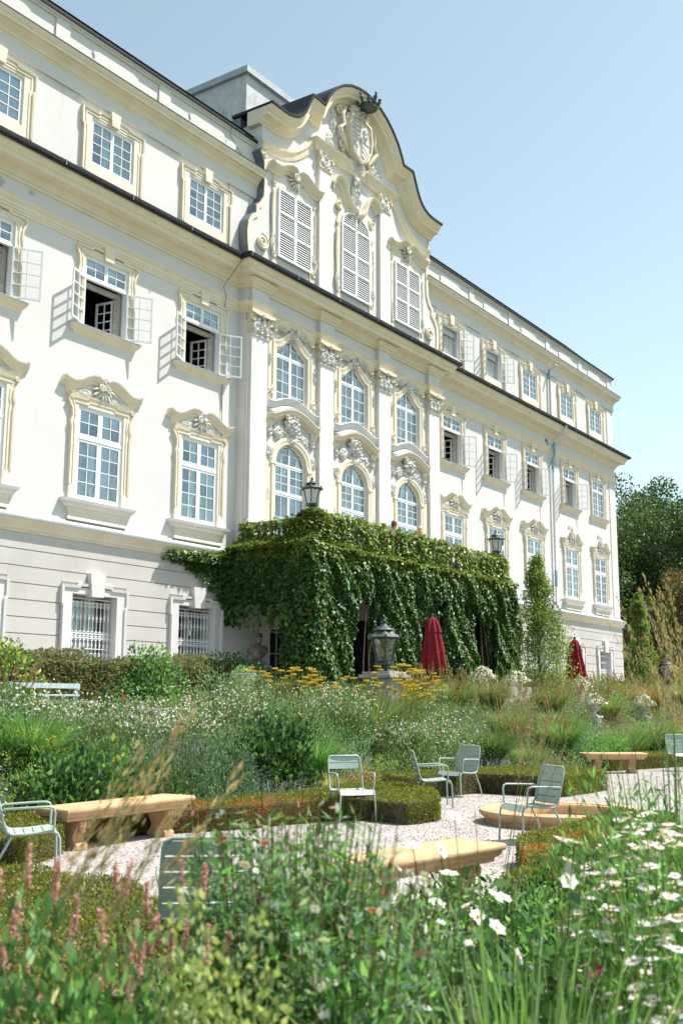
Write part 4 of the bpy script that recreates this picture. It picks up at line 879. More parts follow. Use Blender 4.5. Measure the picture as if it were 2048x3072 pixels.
def pier(x, y, z0, z1, label):
    t = empty('lantern_pier', (x, y, z0), 0, label, 'stone pier', 'piers carrying the garden lanterns')
    MB().box(-.31, .31, -.31, .31, 0, z1-z0-.14).build('shaft', 'concrete', t); bev(MB().box(-.42, .42, -.42, .42, z1-z0-.14, z1-z0-.06).box(-.36, .36, -.36, .36, z1-z0-.0599, z1-z0).build('cap', 'concrete', t), .012); return t
pier(20.5, -8.95, .5, 2.3, 'square stone pier under the large lantern before the archway'); pier(48.6, -6.1, 1.5, 2.45, 'square stone pier under the lantern at the right edge')
# ---- people on the balcony
def skinned(name, joints, edges, m, parent, sub=2):
    me = bpy.data.meshes.new(name); me.from_pydata([j[0] for j in joints], edges, []); me.materials.append(M[m]); o = bpy.data.objects.new(name, me); place(o, parent)
    md = o.modifiers.new('skin', 'SKIN'); md.use_smooth_shade = True
    if not len(me.skin_vertices):
        with bpy.context.temp_override(object=o, active_object=o): bpy.ops.mesh.customdata_skin_add()
    for i, j in enumerate(joints): me.skin_vertices[0].data[i].radius = j[1] if isinstance(j[1], tuple) else (j[1], j[1])
    me.skin_vertices[0].data[0].use_root = True
    s_ = o.modifiers.new('sub', 'SUBSURF'); s_.levels = 1; s_.render_levels = sub; return o
def person(loc, rz, label, hair, top, bottom, arms):
    t = empty('person', loc, rz, label, 'person')
    J = [((0, 0, .95), (.15, .10)), ((0, 0, 1.12), (.13, .09)), ((0, 0, 1.33), (.16, .10)), ((0, 0, 1.43), (.06, .06)), ((0, -.01, 1.50), (.052, .052)), ((0, -.02, 1.60), (.075, .09)), ((0, -.02, 1.69), (.055, .07))]
    E_ = [(0, 1), (1, 2), (2, 3), (3, 4), (4, 5), (5, 6)]
    for s in (-1, 1):
        k = len(J); J += [((s*.09, 0, .86), .085), ((s*.10, -.01, .48), .058), ((s*.10, .01, .09), .04), ((s*.11, -.12, .03), .035)]; E_ += [(0, k), (k, k+1), (k+1, k+2), (k+2, k+3)]
        k = len(J); a = arms[0 if s < 0 else 1]; J += [((s*.18, 0, 1.37), .05), (a[0], .04), (a[1], .032), (a[2], .025)]; E_ += [(2, k), (k, k+1), (k+1, k+2), (k+2, k+3)]
    skinned('body', J, E_, 'skin', t)
    b = MB(); b.ball((0, .02, 1.63), (.095, .11, .12), 14, 10); b.ball((0, .075, 1.50), (.085, .06, .16), 12, 8); b.build('hair', hair, t, smooth=60)
    MB().lathe(0, 0, [(.17, .93), (.165, 1.05), (.15, 1.14), (.175, 1.28), (.185, 1.36), (.10, 1.42)], 16, lambda a, z: 1-.3*sin(a)**2).build('shirt', top, t, smooth=60)
    b = MB()
    for s in (-1, 1): b.tube([(s*.09, 0, .96), (s*.10, 0, .5), (s*.10, 0, .1)], [.10, .075, .055], 10)
    b.build('trousers', bottom, t, smooth=60); b = MB(); b.ball((0, -.115, 1.60), (.016, .025, .022), 6, 5); b.build('nose', 'skin', t, smooth=60); return t
person((31.25, -2.55, 6.08), radians(20), 'person with brown hair, only the head showing above the balcony vine', 'hair_brown', 'cloth_rust', 'cloth_blue', [((-.24, -.05, 1.14), (-.2, -.25, 1.02), (-.17, -.33, 1.02)), ((.24, -.05, 1.14), (.2, -.25, 1.02), (.17, -.33, 1.02))])
person((33.0, -2.5, 6.12), radians(150), 'person with fair hair in a pale sleeveless top leaning at the balcony rail', 'hair_blond', 'cloth_white', 'cloth_blue', [((-.28, .05, 1.15), (-.34, -.1, 1.0), (-.36, -.2, .98)), ((.38, -.02, 1.2), (.55, -.1, 1.06), (.62, -.14, 1.05))])
# ---- bust on its pedestal under the balcony
t = empty('bust', (25.85, -1.0, 2.86), radians(-25), 'dark stone bust of a draped man beside the dark doorway', 'bust')
b = MB(); b.ball((0, -.01, .70), (.105, .125, .145), 16, 12); b.ball((0, -.135, .69), (.022, .03, .03), 8, 6); b.ball((0, -.10, .60), (.07, .06, .055), 10, 8); b.ball((0, .02, .76), (.122, .13, .12), 14, 10)
for k in range(14): a = k*.9; b.ball((.11*cos(a), .03+.11*sin(a), .78+.04*sin(k*2.3)), .045, 7, 5)
for s in (-1, 1): b.ball((s*.108, .0, .68), (.02, .03, .035), 7, 5)
b.tube([(0, .01, .45), (0, 0, .6)], [.10, .075], 12); b.ball((0, .0, .33), (.27, .15, .19), 18, 12); b.ball((0, -.03, .20), (.2, .13, .14), 14, 10)
for s in (-1, 1): b.ball((s*.22, .01, .35), (.11, .12, .14), 12, 9)
for k in range(6): b.tube([(-.24+.03*k, -.09-.02*k*.3, .45-.03*k), (-.05+.03*k, -.17, .30-.02*k), (.16+.012*k, -.11, .14+.025*k)], .022, 6)
o = b.build('figure', 'bust', t, smooth=70); r_ = o.modifiers.new('r', 'REMESH'); r_.mode = 'VOXEL'; r_.voxel_size = .016; r_.use_smooth_shade = True
MB().lathe(0, 0, [(.16, -.002), (.16, .03), (.10, .05), (.08, .09), (.12, .12), (.14, .13)], 16).build('socle', 'bust', t, smooth=40)
t = empty('fluted_pedestal', (25.85, -1.0, TZ), radians(-20), 'fluted brown stone pedestal under the bust', 'pedestal')
MB().lathe(0, 0, [(.19, .10), (.185, 1.26)], 40, lambda a, z: 1+.05*cos(10*a*2)).build('shaft', 'pedestal', t)
MB().box(-.24, .24, -.24, .24, 0, .1).box(-.20, .20, -.20, .20, 1.26, 1.36).build('plinth', 'pedestal', t)
# ---- parasols, closed
def parasol(loc, h, label, sd):
    t = empty('parasol', loc, sd, label, 'parasol', 'closed red parasols')
    MB().tube([(0, 0, 0), (0, 0, h+.08)], .03, 10).build('pole', 'pole_wood', t, smooth=60)
    MB().lathe(0, 0, [(.03, h+.05), (.05, h+.09), (.02, h+.14)], 8).build('finial', 'iron', t, smooth=60)
    md = lambda a, z: 1+.17*cos(8*a+z*1.4)+.07*cos(3*a+1+z)
    z0 = h-1.58
    prof = [(.40, z0), (.395, z0+.05), (.37, z0+.2), (.33, z0+.5), (.27, z0+.85), (.21, z0+1.15), (.19, z0+1.25)]
    MB().lathe(0, 0, prof, 64, md).build('canopy', 'canvas', t, smooth=60)
    MB().lathe(0, 0, [(.245, z0+1.14), (.22, z0+1.25), (.14, z0+1.5), (.08, z0+1.58), (.05, z0+1.6)], 64, md).build('top_flap', 'canvas', t, smooth=60)
    MB().lathe(0, 0, [(.345, z0+.50), (.335, z0+.56)], 32, md).build('tie', 'canvas', t)
    MB().lathe(0, 0, [(.3, 0), (.3, .06), (.06, .1), (.05, .3)], 16).build('foot', 'concrete', t, smooth=40); return t
parasol((28.65, -5.5, TZ), 2.68, 'closed red parasol in front of the vine covered archway', .4)
parasol((40.75, -5.0, TZ), 2.62, 'closed red parasol half behind the slim hornbeam', 1.1)
# ---- planted bowl, urns
t = empty('stone_bowl', (19.17, -6.0, TZ), 0, 'grey stone bowl planter on a flared foot near the dark bush', 'planter')
MB().lathe(0, 0, [(.30, -.1), (.32, .05), (.24, .14), (.16, .3), (.2, .40), (.30, .44), (.30, .47), (.12, .49), (.14, .50), (.25, .56), (.295, .68), (.30, .76), (.27, .77), (.25, .70)], 28).build('bowl', 'concrete', t, smooth=40)
BOWL = t
def urn(loc, s, label):
    t = empty('flower_urn', loc, 0, label, 'urn', 'white urns of pale flowers')
    MB().box(-.17*s, .17*s, -.17*s, .17*s, 0, .62*s).box(-.21*s, .21*s, -.21*s, .21*s, .6201*s, .68*s).box(-.22*s, .22*s, -.22*s, .22*s, -.3, .08*s).build('pedestal', 'stone_white', t)
    MB().lathe(0, 0, [(.12*s, .68*s), (.12*s, .71*s), (.06*s, .75*s), (.06*s, .80*s), (.16*s, .85*s), (.22*s, .95*s), (.25*s, 1.04*s), (.28*s, 1.07*s), (.25*s, 1.08*s), (.22*s, 1.0*s)], 20).build('vase', 'stone_white', t, smooth=40); return t
URNS = [urn((28.6, -7.2, 1.35), 1.0, 'white urn on a tall pedestal right of the red parasol'), urn((31.05, -7.1, 1.3), .95, 'white urn left of the slim hornbeam by the terrace kerb'),
        urn((32.0, -9.2, .62), .95, 'white urn among tall grasses right of the basin'), urn((36.4, -9.2, .6), .9, 'white urn nearest the right edge among tan grasses'), urn((35.6, -7.3, 1.2), .85, 'small white urn half hidden under the hornbeam')]
o = MB().box(28.9, 30.9, -7.65, -7.5, 1.4, 2.12).build('planter_wall', 'concrete'); tag(o, 'low stone kerb wall between two white urns', 'wall')
b = MB()
o = empty('picket_rail', (30.1, -6.9, TZ), 0, 'short row of white pickets behind the kerb wall', 'fence')
for k in range(5): MB().box(-.62+.3*k-.02, -.62+.3*k+.02, -.02, .02, 0, .85-.12*(k % 2)).build('picket', 'white_paint', o)
MB().box(-.66, .66, .021, .04, .3, .35).build('rail', 'white_paint', o)
# ---- slatted bench on the terrace
t = empty('slatted_bench', (13.2, -6.4, TZ), radians(4), 'pale grey slatted bench against the mixed hedge at the left', 'bench')
for k, (z, h) in enumerate(((.36, .09), (.22, .035))):
    MB().box(-.85, .85, .0+.03*k-.03*k, .03, z, z+h).build('back_slat', 'bench_grey', t)
for k in range(3): MB().box(-.85, .85, -.42+.14*k, -.42+.14*k+.11, .10, .13).build('seat_slat', 'bench_grey', t)
for s in (-1, 1): MB().box(s*.8-.03, s*.8+.03, -.4, -.32, -.3, .1).box(s*.8-.03, s*.8+.03, .031, .08, -.3, .46).build('leg', 'bench_grey', t)
t = empty('stone_pedestal', (12.6, -8.4, .55), 0, 'weathered brown stone pedestal among the left border flowers', 'pedestal')
MB().lathe(0, 0, [(.34, 0), (.34, .1), (.24, .16), (.20, .45), (.22, .72), (.32, .80), (.32, .88), (.15, .9)], 20).build('foot', 'pedestal', t, smooth=40)
MB().lathe(0, 0, [(.15, .9), (.2, .95), (.26, 1.0), (.30, 1.03), (.26, 1.05)], 20).build('bowl', 'pedestal', t, smooth=40)
t = empty('stone_vase', (9.75, -8.2, .9), 0, 'grey stone vase cut by the left edge above the border', 'vase')
MB().lathe(0, 0, [(.2, 0), (.22, .5), (.12, .58), (.10, .66), (.2, .78), (.27, .95), (.28, 1.05), (.24, 1.06)], 20).build('vessel', 'concrete', t, smooth=40)
# ================================================================ garden furniture
def arm_chair(label, loc, face, back_slats=5, group='green metal garden chairs'):
    t = empty('garden_chair', (loc[0], loc[1], .006), atan2(face[0], -face[1]), label, 'chair', group)
    R = .0125
    for s in (-1, 1):
        x = s*.245
        MB().tube([(s*.262, -.27, 0), (s*.255, -.265, .2), (x, -.258, .36), (x, -.235, .408), (x, -.18, .428), (x, .05, .405), (x, .17, .405), (x, .215, .43), (x, .245, .50), (x, .285, .66), (s*.235, .33, .82), (s*.22, .338, .85)], R, 8).build('side_frame', 'chair_paint', t, smooth=50)
        MB().tube([(s*.262, .34, 0), (s*.255, .27, .2), (x, .17, .385)], R, 8).build('rear_leg', 'chair_paint', t, smooth=50)
        MB().tube([(x, .275, .61), (s*.262, .24, .635), (s*.275, .0, .645), (s*.275, -.15, .65), (s*.272, -.19, .635), (s*.265, -.205, .59), (s*.25, -.20, .42)], R*.92, 8).build('arm_rest', 'chair_paint', t, smooth=50)
    MB().tube([(-.22, .338, .85), (-.19, .342, .866), (.19, .342, .866), (.22, .338, .85)], R, 8).build('top_rail', 'chair_paint', t, smooth=50)
    cur = [(-.255, .385), (-.245, .415), (-.21, .432), (-.17, .432), (-.10, .422), (-.03, .413), (.04, .408), (.11, .407), (.17, .411), (.21, .432)]
    for y0, z0, y1, z1 in ((-.258, .370, -.205, .432), (-.195, .434, -.120, .427), (-.110, .426, -.035, .416), (-.025, .415, .050, .410), (.060, .409, .135, .410), (.145, .411, .20, .425)):
        nx, nz = -(z1-z0), (y1-y0); L = sqrt(nx*nx+nz*nz); nx, nz = nx/L*.004, nz/L*.004; v = []
        for x in np.linspace(-.238, .238, 7):
            sag = -.006*(1-(x/.238)**2); v += [(x, y0+nx, z0+nz+sag), (x, y1+nx, z1+nz+sag), (x, y1-nx, z1-nz+sag), (x, y0-nx, z0-nz+sag)]
        f = [(4*i+a, 4*i+(a+1) % 4, 4*i+4+(a+1) % 4, 4*i+4+a) for i in range(6) for a in range(4)]+[(0, 1, 2, 3), (27, 26, 25, 24)]
        MB().add(v, f).build('seat_slat', 'chair_paint', t, smooth=40)
    for k in range(back_slats):
        z0 = .86-.085*(k+1); z1 = z0+.076; yb = lambda z: .252+(z-.5)*.235
        MB().add([(x, yb(z)+.012*(1-(x/.24)**2)+d, z) for x in np.linspace(-.24, .24, 7) for (z, d) in ((z0, 0), (z1, 0), (z1, .006), (z0, .006))], [(4*i+a, 4*i+(a+1) % 4, 4*i+4+(a+1) % 4, 4*i+4+a) for i in range(6) for a in range(4)]+[(0, 1, 2, 3), (27, 26, 25, 24)]).build('back_slat', 'chair_paint', t, smooth=40)
    return t
arm_chair('sage green metal chair standing alone before the low hedge, two slats in its back', (12.78, -13.32), (-.60, -.80), 2)
arm_chair('sage green armchair facing right, left one of the pair by the low hedge', (15.32, -13.15), (.62, -.78))
arm_chair('sage green armchair seen from behind, right one of the pair by the low hedge', (17.25, -12.55), (-.72, .12))
arm_chair('sage green armchair cut by the left edge, beside the stone bench', (6.98, -13.62), (.80, -.60))
arm_chair('dark green looking armchair with its back to us, behind the near flowers', (4.9, -17.66), (.74, .67))
arm_chair('sage green armchair in front of the round basin', (12.15, -16.3), (-.85, .53))
arm_chair('sage green armchair cut by the right edge beyond the far stone bench', (27.1, -13.35), (-.75, -.66))
def stone_bench(label, c, ax, L, dp=.50, h=.47):
    t = empty('stone_bench', (c[0], c[1], .006), atan2(ax[1], ax[0]), label, 'bench', 'sandstone benches')
    # slab with a rounded nose and moulded underside
    v = []; pr = [(0, h-.15), (.03, h-.148), (.035, h-.115), (.055, h-.105), (.075, h-.085), (.08, h-.06), (.098, h-.055), (.108, h-.03), (.10, h-.008), (.085, h)]
    k = len(pr); cor = [(-L/2+.1, -dp/2+.1), (L/2-.1, -dp/2+.1), (L/2-.1, dp/2-.1), (-L/2+.1, dp/2-.1)]; sg = [(-1, -1), (1, -1), (1, 1), (-1, 1)]
    for p, z in pr: v += [(cor[i][0]+sg[i][0]*p, cor[i][1]+sg[i][1]*p, z) for i in range(4)]
    f = [(j*4+i, j*4+(i+1) % 4, (j+1)*4+(i+1) % 4, (j+1)*4+i) for j in range(k-1) for i in range(4)]+[(3, 2, 1, 0), tuple((k-1)*4+i for i in range(4))]
    MB().add(v, f).build('seat', 'sandstone', t, smooth=50)
    side = [(-.15, .0), (.15, .0), (.15, .055), (.125, .075), (.10, .095), (.085, .13), (.088, .17), (.115, .215), (.155, .25), (.175, .28), (.165, .315), (.15, .32), (-.15, .32), (-.165, .315), (-.175, .28), (-.155, .25), (-.115, .215), (-.088, .17), (-.085, .13), (-.10, .095), (-.125, .075), (-.15, .055)]
    for s in (-1, 1):
        x = s*(L/2-.34); b = MB(); w_ = .085
        n = len(side); b.add([(x-w_, y, z) for y, z in side]+[(x+w_, y, z) for y, z in side], [tuple(range(n)), tuple(range(2*n-1, n-1, -1))]+[(i, n+i, n+(i+1) % n, (i+1) % n) for i in range(n)])
        o = b.build('leg', 'sandstone', t); bev(o, .008, 2)
        for q in (-1, 1):
            b = MB()
            for a in np.linspace(-.06, .06, 3): b.ball((x+a, q*.165, .275), (.026, .03, .05), 8, 6)
            b.ball((x, q*.14, .21), (.05, .03, .04), 8, 6)
            for e in (-1, 1): b.tube([(x+e*(w_+.001), q*.115+.03*cos(u)*(1-u/14), .27+.03*sin(u)*(1-u/14)) for u in np.linspace(0, 9, 16)], .007, 5)
            b.build('carving', 'sandstone', t, smooth=60)
    return t
stone_bench('orange sandstone bench with carved scroll feet beside the left chair', (9.25, -12.45), (1, .06), 2.15)
stone_bench('orange sandstone bench nearest the camera, behind white blossoms', (7.55, -17.48), (1, -.13), 1.75)
stone_bench('small looking sandstone bench far right beyond the hedge', (25.35, -12.3), (.62, -.78), 1.5)
t = empty('round_basin', (14.35, -15.75, .006), 0, 'low round sandstone fountain basin on the gravel', 'basin')
bb = MB(); bb.lathe(0, 0, [(1.04, .0), (1.05, .05), (1.11, .10), (1.14, .14), (1.13, .175), (1.07, .19), (.93, .187), (.92, .172), (.87, .168), (.85, .14), (.84, .03)], 72); bb.build('rim', 'sandstone', t, smooth=35)
MB().lathe(0, 0, [(.84, .02), (.02, .02), (.01, .05)], 40).build('floor', 'soap', t)
# ================================================================ vegetation
RNG = np.random.default_rng(7)
def nrm(a): return a/np.maximum(1e-9, np.linalg.norm(a, axis=-1, keepdims=True))
def rdir(n, up=0.0):
    d = RNG.normal(size=(n, 3)); d[:, 2] += up; return nrm(d)
def pick(pal_, n, var=.16):
    p = np.array(pal_, float); c = p[RNG.integers(0, len(p), n)]; return np.clip(c*(1+RNG.normal(0, var, (n, 1)))*(1+RNG.normal(0, .05, (n, 3))), .004, .9)
class FB:
    def __init__(s): s.V = []; s.C = []; s.n = 0
    def quads(s, q, col):          # q (n,4,3), col (n,3)
        s.V.append(q.reshape(-1, 3)); s.C.append(col); s.n += len(q)
    def leaves(s, P, D, L, W, col, fold=.18, N=None):
        n = len(P); D = nrm(D); N = rdir(n) if N is None else N
        S = nrm(np.cross(D, N)); N2 = np.cross(S, D)
        L = np.broadcast_to(L, (n,))[:, None]; W = np.broadcast_to(W, (n,))[:, None]
        m = P+D*L*.45; q = np.stack([P, m+S*W*.5+N2*W*fold, P+D*L, m-S*W*.5+N2*W*fold], 1); s.quads(q, col)
    def blades(s, P, D, H, W, bend, col, seg=4, tipcol=None):
        n = len(P); H = np.broadcast_to(H, (n,))[:, None]; W = np.broadcast_to(W, (n,))[:, None]; bend = np.broadcast_to(bend, (n,))[:, None]
        hd = D.copy(); hd[:, 2] = 0; hd = nrm(hd+1e-6); S = np.stack([-hd[:, 1], hd[:, 0], np.zeros(n)], 1)
        tw = RNG.uniform(-1, 1, (n, 1)); S = nrm(S+hd*tw)
        pt = lambda t: P+D*H*t+hd*bend*H*t*t+np.array([0, 0, -1.])*bend*H*.55*t**3
        prev = None
        for i in range(seg+1):
            t = i/seg; c = pt(t); ww = W*.5*(1-t**1.6)*(.55+.9*min(t*2, 1)*.5)+.0006; a, b_ = c-S*ww, c+S*ww
            if prev is not None: s.quads(np.stack([prev[0], prev[1], b_, a], 1), col if tipcol is None else col*(1-t)+tipcol*t)
            prev = (a, b_)
        return pt(1.0)
    def stems(s, P, Q, w, col):
        n = len(P); d = nrm(Q-P); S = nrm(np.cross(d, rdir(n))); w = np.broadcast_to(w, (n,))[:, None]; S2 = np.cross(d, S)
        s.quads(np.stack([P-S*w, P+S*w, Q+S*w*.6, Q-S*w*.6], 1), col); s.quads(np.stack([P-S2*w, P+S2*w, Q+S2*w*.6, Q-S2*w*.6], 1), col)
    def flowers(s, P, N, R, petals, col, wd=.6, cup=.25):
        n = len(P); N = nrm(N); A = nrm(np.cross(N, rdir(n))); B = np.cross(N, A); R = np.broadcast_to(R, (n,))
        for k in range(petals):
            t = 2*pi*k/petals; d = A*cos(t)+B*sin(t)+N*cup; s.leaves(P, d, R, R*wd, col*(1+RNG.normal(0, .04, (n, 1))), .1, N)
    def build(s, name, m, parent=None, kind=None, loc=None):
        V = np.concatenate(s.V).astype(np.float32); C = np.concatenate(s.C); n = s.n
        me = bpy.data.meshes.new(name); me.vertices.add(len(V)); me.vertices.foreach_set('co', V.ravel())
        me.loops.add(4*n); me.loops.foreach_set('vertex_index', np.arange(4*n, dtype=np.int32)); me.polygons.add(n)
        me.polygons.foreach_set('loop_start', np.arange(0, 4*n, 4, dtype=np.int32)); me.polygons.foreach_set('loop_total', np.full(n, 4, np.int32))
        at = me.color_attributes.new('Col', 'FLOAT_COLOR', 'CORNER'); c4 = np.ones((4*n, 4), np.float32); c4[:, :3] = np.repeat(C, 4, 0); at.data.foreach_set('color', c4.ravel())
        me.materials.append(M[m]); me.update(calc_edges=True); o = bpy.data.objects.new(name, me); place(o, parent)
        if kind: o['kind'] = kind
        if loc: o.location = loc
        return o
UP = np.array([0, 0, 1.])
# ---- palettes (base colours of the leaves themselves)
G_VINE = [(.035, .085, .022), (.045, .105, .026), (.028, .07, .02), (.06, .12, .03)]
G_BOX = [(.095, .115, .02), (.13, .14, .024), (.07, .095, .02), (.16, .15, .032)]
G_MID = [(.055, .105, .035), (.075, .135, .045), (.04, .085, .03), (.10, .15, .05)]
G_DARK = [(.025, .06, .022), (.035, .08, .028), (.02, .05, .02)]
G_GREY = [(.13, .19, .13), (.10, .16, .11), (.17, .22, .16)]
G_LIME = [(.22, .26, .04), (.28, .30, .06), (.17, .22, .04)]
G_FRESH = [(.07, .17, .045), (.09, .20, .055), (.055, .13, .04), (.13, .24, .09)]
STRAW = [(.36, .27, .14), (.44, .33, .17), (.30, .23, .12)]
TAN = [(.25, .19, .085), (.20, .17, .08), (.30, .22, .10)]
WHITE = [(.80, .76, .76), (.82, .80, .80), (.76, .68, .70)]
PINKW = [(.78, .66, .68), (.80, .76, .76), (.62, .40, .48), (.80, .74, .72)]
YELL = [(.62, .42, .05), (.70, .50, .08), (.50, .34, .05)]
for q_ in (G_VINE, G_MID, G_DARK, G_GREY, G_LIME, G_FRESH): q_[:] = [tuple(v*(1.5 if q_ is G_VINE else 1.75 if q_ in (G_MID, G_FRESH) else 1.5) for v in c_) for c_ in q_]
G_GREY[:] = [tuple(v*1.2 for v in c_) for c_ in G_GREY]
G_BOX[:] = [tuple(v*1.45 for v in c_) for c_ in G_BOX]
# ---- plant builders (local coordinates, base at the origin)
def dome(n, r, h, shell=.55):
    d = rdir(n); d[:, 2] = np.abs(d[:, 2]); k = RNG.random((n, 1))**(1/3); k = shell+(1-shell)*k*1.0 if shell else k
    k = np.where(RNG.random((n, 1)) < .75, RNG.uniform(.78, 1.02, (n, 1)), RNG.uniform(.2, .9, (n, 1)))
    lump = 1+.14*np.sin(d[:, :1]*7+r*9)+.12*np.sin(d[:, 1:2]*6+h*5)+.08*np.sin(d[:, 2:3]*9)
    p = d*k*lump*np.array([r, r, h]); return p, d
def shrub(f, r, h, n, L, W, pal_, up=.5):
    p, d = dome(n, r, h); f.leaves(p, nrm(d*.8+rdir(n)*.7+UP*up), L*RNG.uniform(.6, 1.25, n), W*RNG.uniform(.7, 1.2, n), pick(pal_, n))
def stalks(f, r, h, n, pal_, w=.006, spread=.5):
    a = RNG.uniform(0, 2*pi, n); q = np.sqrt(RNG.random(n))*r; P = np.stack([q*.4*np.cos(a), q*.4*np.sin(a), np.zeros(n)], 1); Q = np.stack([q*np.cos(a), q*np.sin(a), h*RNG.uniform(.62, 1.05, n)], 1)
    f.stems(P, Q, w, pick(pal_, n)); return P, Q
def grass(f, r, h, n, w, pal_, bend=.45, tip=None):
    a = RNG.uniform(0, 2*pi, n); q = np.sqrt(RNG.random(n))*r*.22; P = np.stack([q*np.cos(a), q*np.sin(a), np.zeros(n)], 1)
    lean = RNG.uniform(.05, .55, n); D = nrm(np.stack([lean*np.cos(a), lean*np.sin(a), np.ones(n)], 1)); c = pick(pal_, n)
    return f.blades(P, D, h*RNG.uniform(.6, 1.05, n), w*RNG.uniform(.7, 1.3, n), RNG.uniform(.2, 1.0, n)*bend, c, 4, None if tip is None else pick(tip, n))
def plume(f, P, D, L, n, pal_, wl=.03):      # feathery panicles at the stem ends
    k = len(P); 
    for i in range(k):
        t = RNG.random(n)**.8; base = P[i]+D[i]*L*t[:, None]; d = nrm(D[i]*1.2+rdir(n)*.75); f.leaves(base, d, wl*(1.25-t)*RNG.uniform(.6, 1.3, n), wl*.16, pick(pal_, n, .2))
def plant(kind, loc, r, h, label, cat, group=None, seed=0, dens=1.0, pal_=None, flo=None):
    global RNG
    RNG = np.random.default_rng(abs(hash((round(loc[0]*10), round(loc[1]*10), seed))) % (2**31) if False else int(abs(loc[0]*1000+loc[1]*77+seed*13)) % 100000)
    name = {'roundleaf': 'leafy_shrub', 'fine': 'border_shrub', 'grass': 'grass_clump', 'stipa': 'feather_grass', 'gaura': 'gaura_clump', 'umbel': 'yellow_umbel_plant', 'lavender': 'lavender_clump', 'rose': 'rose_bush', 'aster': 'aster_clump', 'spurge': 'spurge_clump', 'tall': 'tall_stem_plant', 'spike': 'flower_spike_clump', 'dry': 'dry_grass_clump'}[kind]
    t = empty(name, loc, 0, label, cat, group); f = FB(); fl = FB(); A = r*h*dens
    if kind == 'roundleaf':
        shrub(f, r, h, int(3000*A), .11, .075, pal_ or G_DARK+G_FRESH); stalks(f, r*.7, h*.8, 20, G_DARK)
    elif kind == 'fine':
        shrub(f, r, h, int(6500*A), .065, .026, pal_ or G_MID+G_GREY); stalks(f, r, h*1.0, int(25*r), pal_ or G_MID, .004)
    elif kind == 'grass':
        grass(f, r, h*1.25, int(1500*r*dens), .009, pal_ or G_MID+G_FRESH, .6)
    elif kind == 'dry':
        grass(f, r, h*1.2, int(1500*r*dens), .007, pal_ or TAN+G_MID+G_FRESH+G_MID, .5, None)
    elif kind == 'stipa':
        grass(f, r, h*.55, int(900*r*dens), .007, G_MID+G_FRESH+TAN, .7); n = int(60*r*dens); P, Q = stalks(f, r*1.1, h*.85, n, STRAW, .003); D = nrm(nrm(Q-P)+rdir(n)*.15); fl2 = FB(); plume(fl2, Q-D*.1, D, h*.28, 60, STRAW+TAN, .085); fl2.build('plumes', 'straw', t)
    elif kind == 'gaura':
        shrub(f, r, h*.85, int(5200*A), .065, .022, pal_ or G_MID+G_GREY); n = int(110*r*dens); P, Q = stalks(f, r*1.1, h*1.12, n, G_MID+TAN, .003)
        k = 4; T = RNG.uniform(.62, 1.0, (n, k)); FP = (P[:, None]+(Q-P)[:, None]*T[..., None]).reshape(-1, 3)+RNG.normal(0, .03, (n*k, 3)); fl.flowers(FP, rdir(len(FP), .6), .022*RNG.uniform(.7, 1.2, len(FP)), 4, pick(flo or PINKW, len(FP), .08), .8)
    elif kind == 'aster':
        shrub(f, r, h, int(6500*A), .05, .016, pal_ or G_MID+G_GREY); n = int(230*r*dens); p, d = dome(n, r*1.02, h*1.05); p = p[d[:, 2] > .15]; fl.flowers(p, nrm(d[d[:, 2] > .15]+UP*.7), .024, 6, pick(flo or WHITE, len(p), .08), .5, .1)
    elif kind == 'umbel':
        shrub(f, r*.9, h*.7, int(4200*A), .09, .008, G_MID+TAN); n = int(26*r*dens)+6; P, Q = stalks(f, r*1.05, h*1.05, n, [(.16, .19, .04), (.12, .16, .04)], .005)
        for i in range(n):
            m = 60; R_ = RNG.uniform(.05, .10); a = RNG.uniform(0, 2*pi, m); q = np.sqrt(RNG.random(m))*R_; top = Q[i]+np.stack([q*np.cos(a), q*np.sin(a), .02*RNG.random(m)], 1)
            f.stems(np.repeat(Q[i:i+1]-UP*.07, 8, 0), top[:8], .002, pick([(.2, .2, .05)], 8)); fl.leaves(top, rdir(m, .3), .022, .02, pick(flo or YELL, m, .15))
    elif kind == 'lavender':
        shrub(f, r, h*.7, int(5500*A), .045, .009, pal_ or G_GREY); n = int(170*r*dens); P, Q = stalks(f, r*1.15, h, n, G_GREY, .002)
        for k in range(5): fl.leaves(Q-UP*.02*k+RNG.normal(0, .006, (n, 3)), rdir(n, .6), .022, .014, pick(flo or [(.30, .24, .42), (.38, .30, .46)], n))
    elif kind == 'rose':
        shrub(f, r, h, int(3000*A), .06, .04, pal_ or G_MID+G_DARK); n = int(16*r*dens)+4; p, d = dome(n, r, h*1.08); ok = d[:, 2] > .2
        for rr, cup in ((.05, .3), (.04, .9), (.028, 1.8)): fl.flowers(p[ok]*1.02, nrm(d[ok]+UP*.4), rr, 7, pick(flo or WHITE, ok.sum(), .05), .9, cup)
    elif kind == 'spurge':
        shrub(f, r, h*.85, int(3800*A), .06, .014, pal_ or G_LIME+G_FRESH); n = int(50*r*dens)+8; p, d = dome(n, r, h); 
        for i in range(n): m = 22; fl.leaves(p[i]+RNG.normal(0, .035, (m, 3)), rdir(m, .5), .03, .026, pick(flo or G_LIME, m))
    elif kind == 'tall':
        n = int(40*r*dens); P, Q = stalks(f, r, h, n, pal_ or G_DARK+G_MID, .006)
        for k in np.linspace(.15, .95, 16): m = 2; 
        T = RNG.uniform(.1, 1, (n, 46)); LP = (P[:, None]+(Q-P)[:, None]*T[..., None]).reshape(-1, 3); f.leaves(LP, rdir(len(LP), .35), .09*RNG.uniform(.6, 1.2, len(LP)), .016, pick(pal_ or G_FRESH+G_MID, len(LP)))
    elif kind == 'spike':
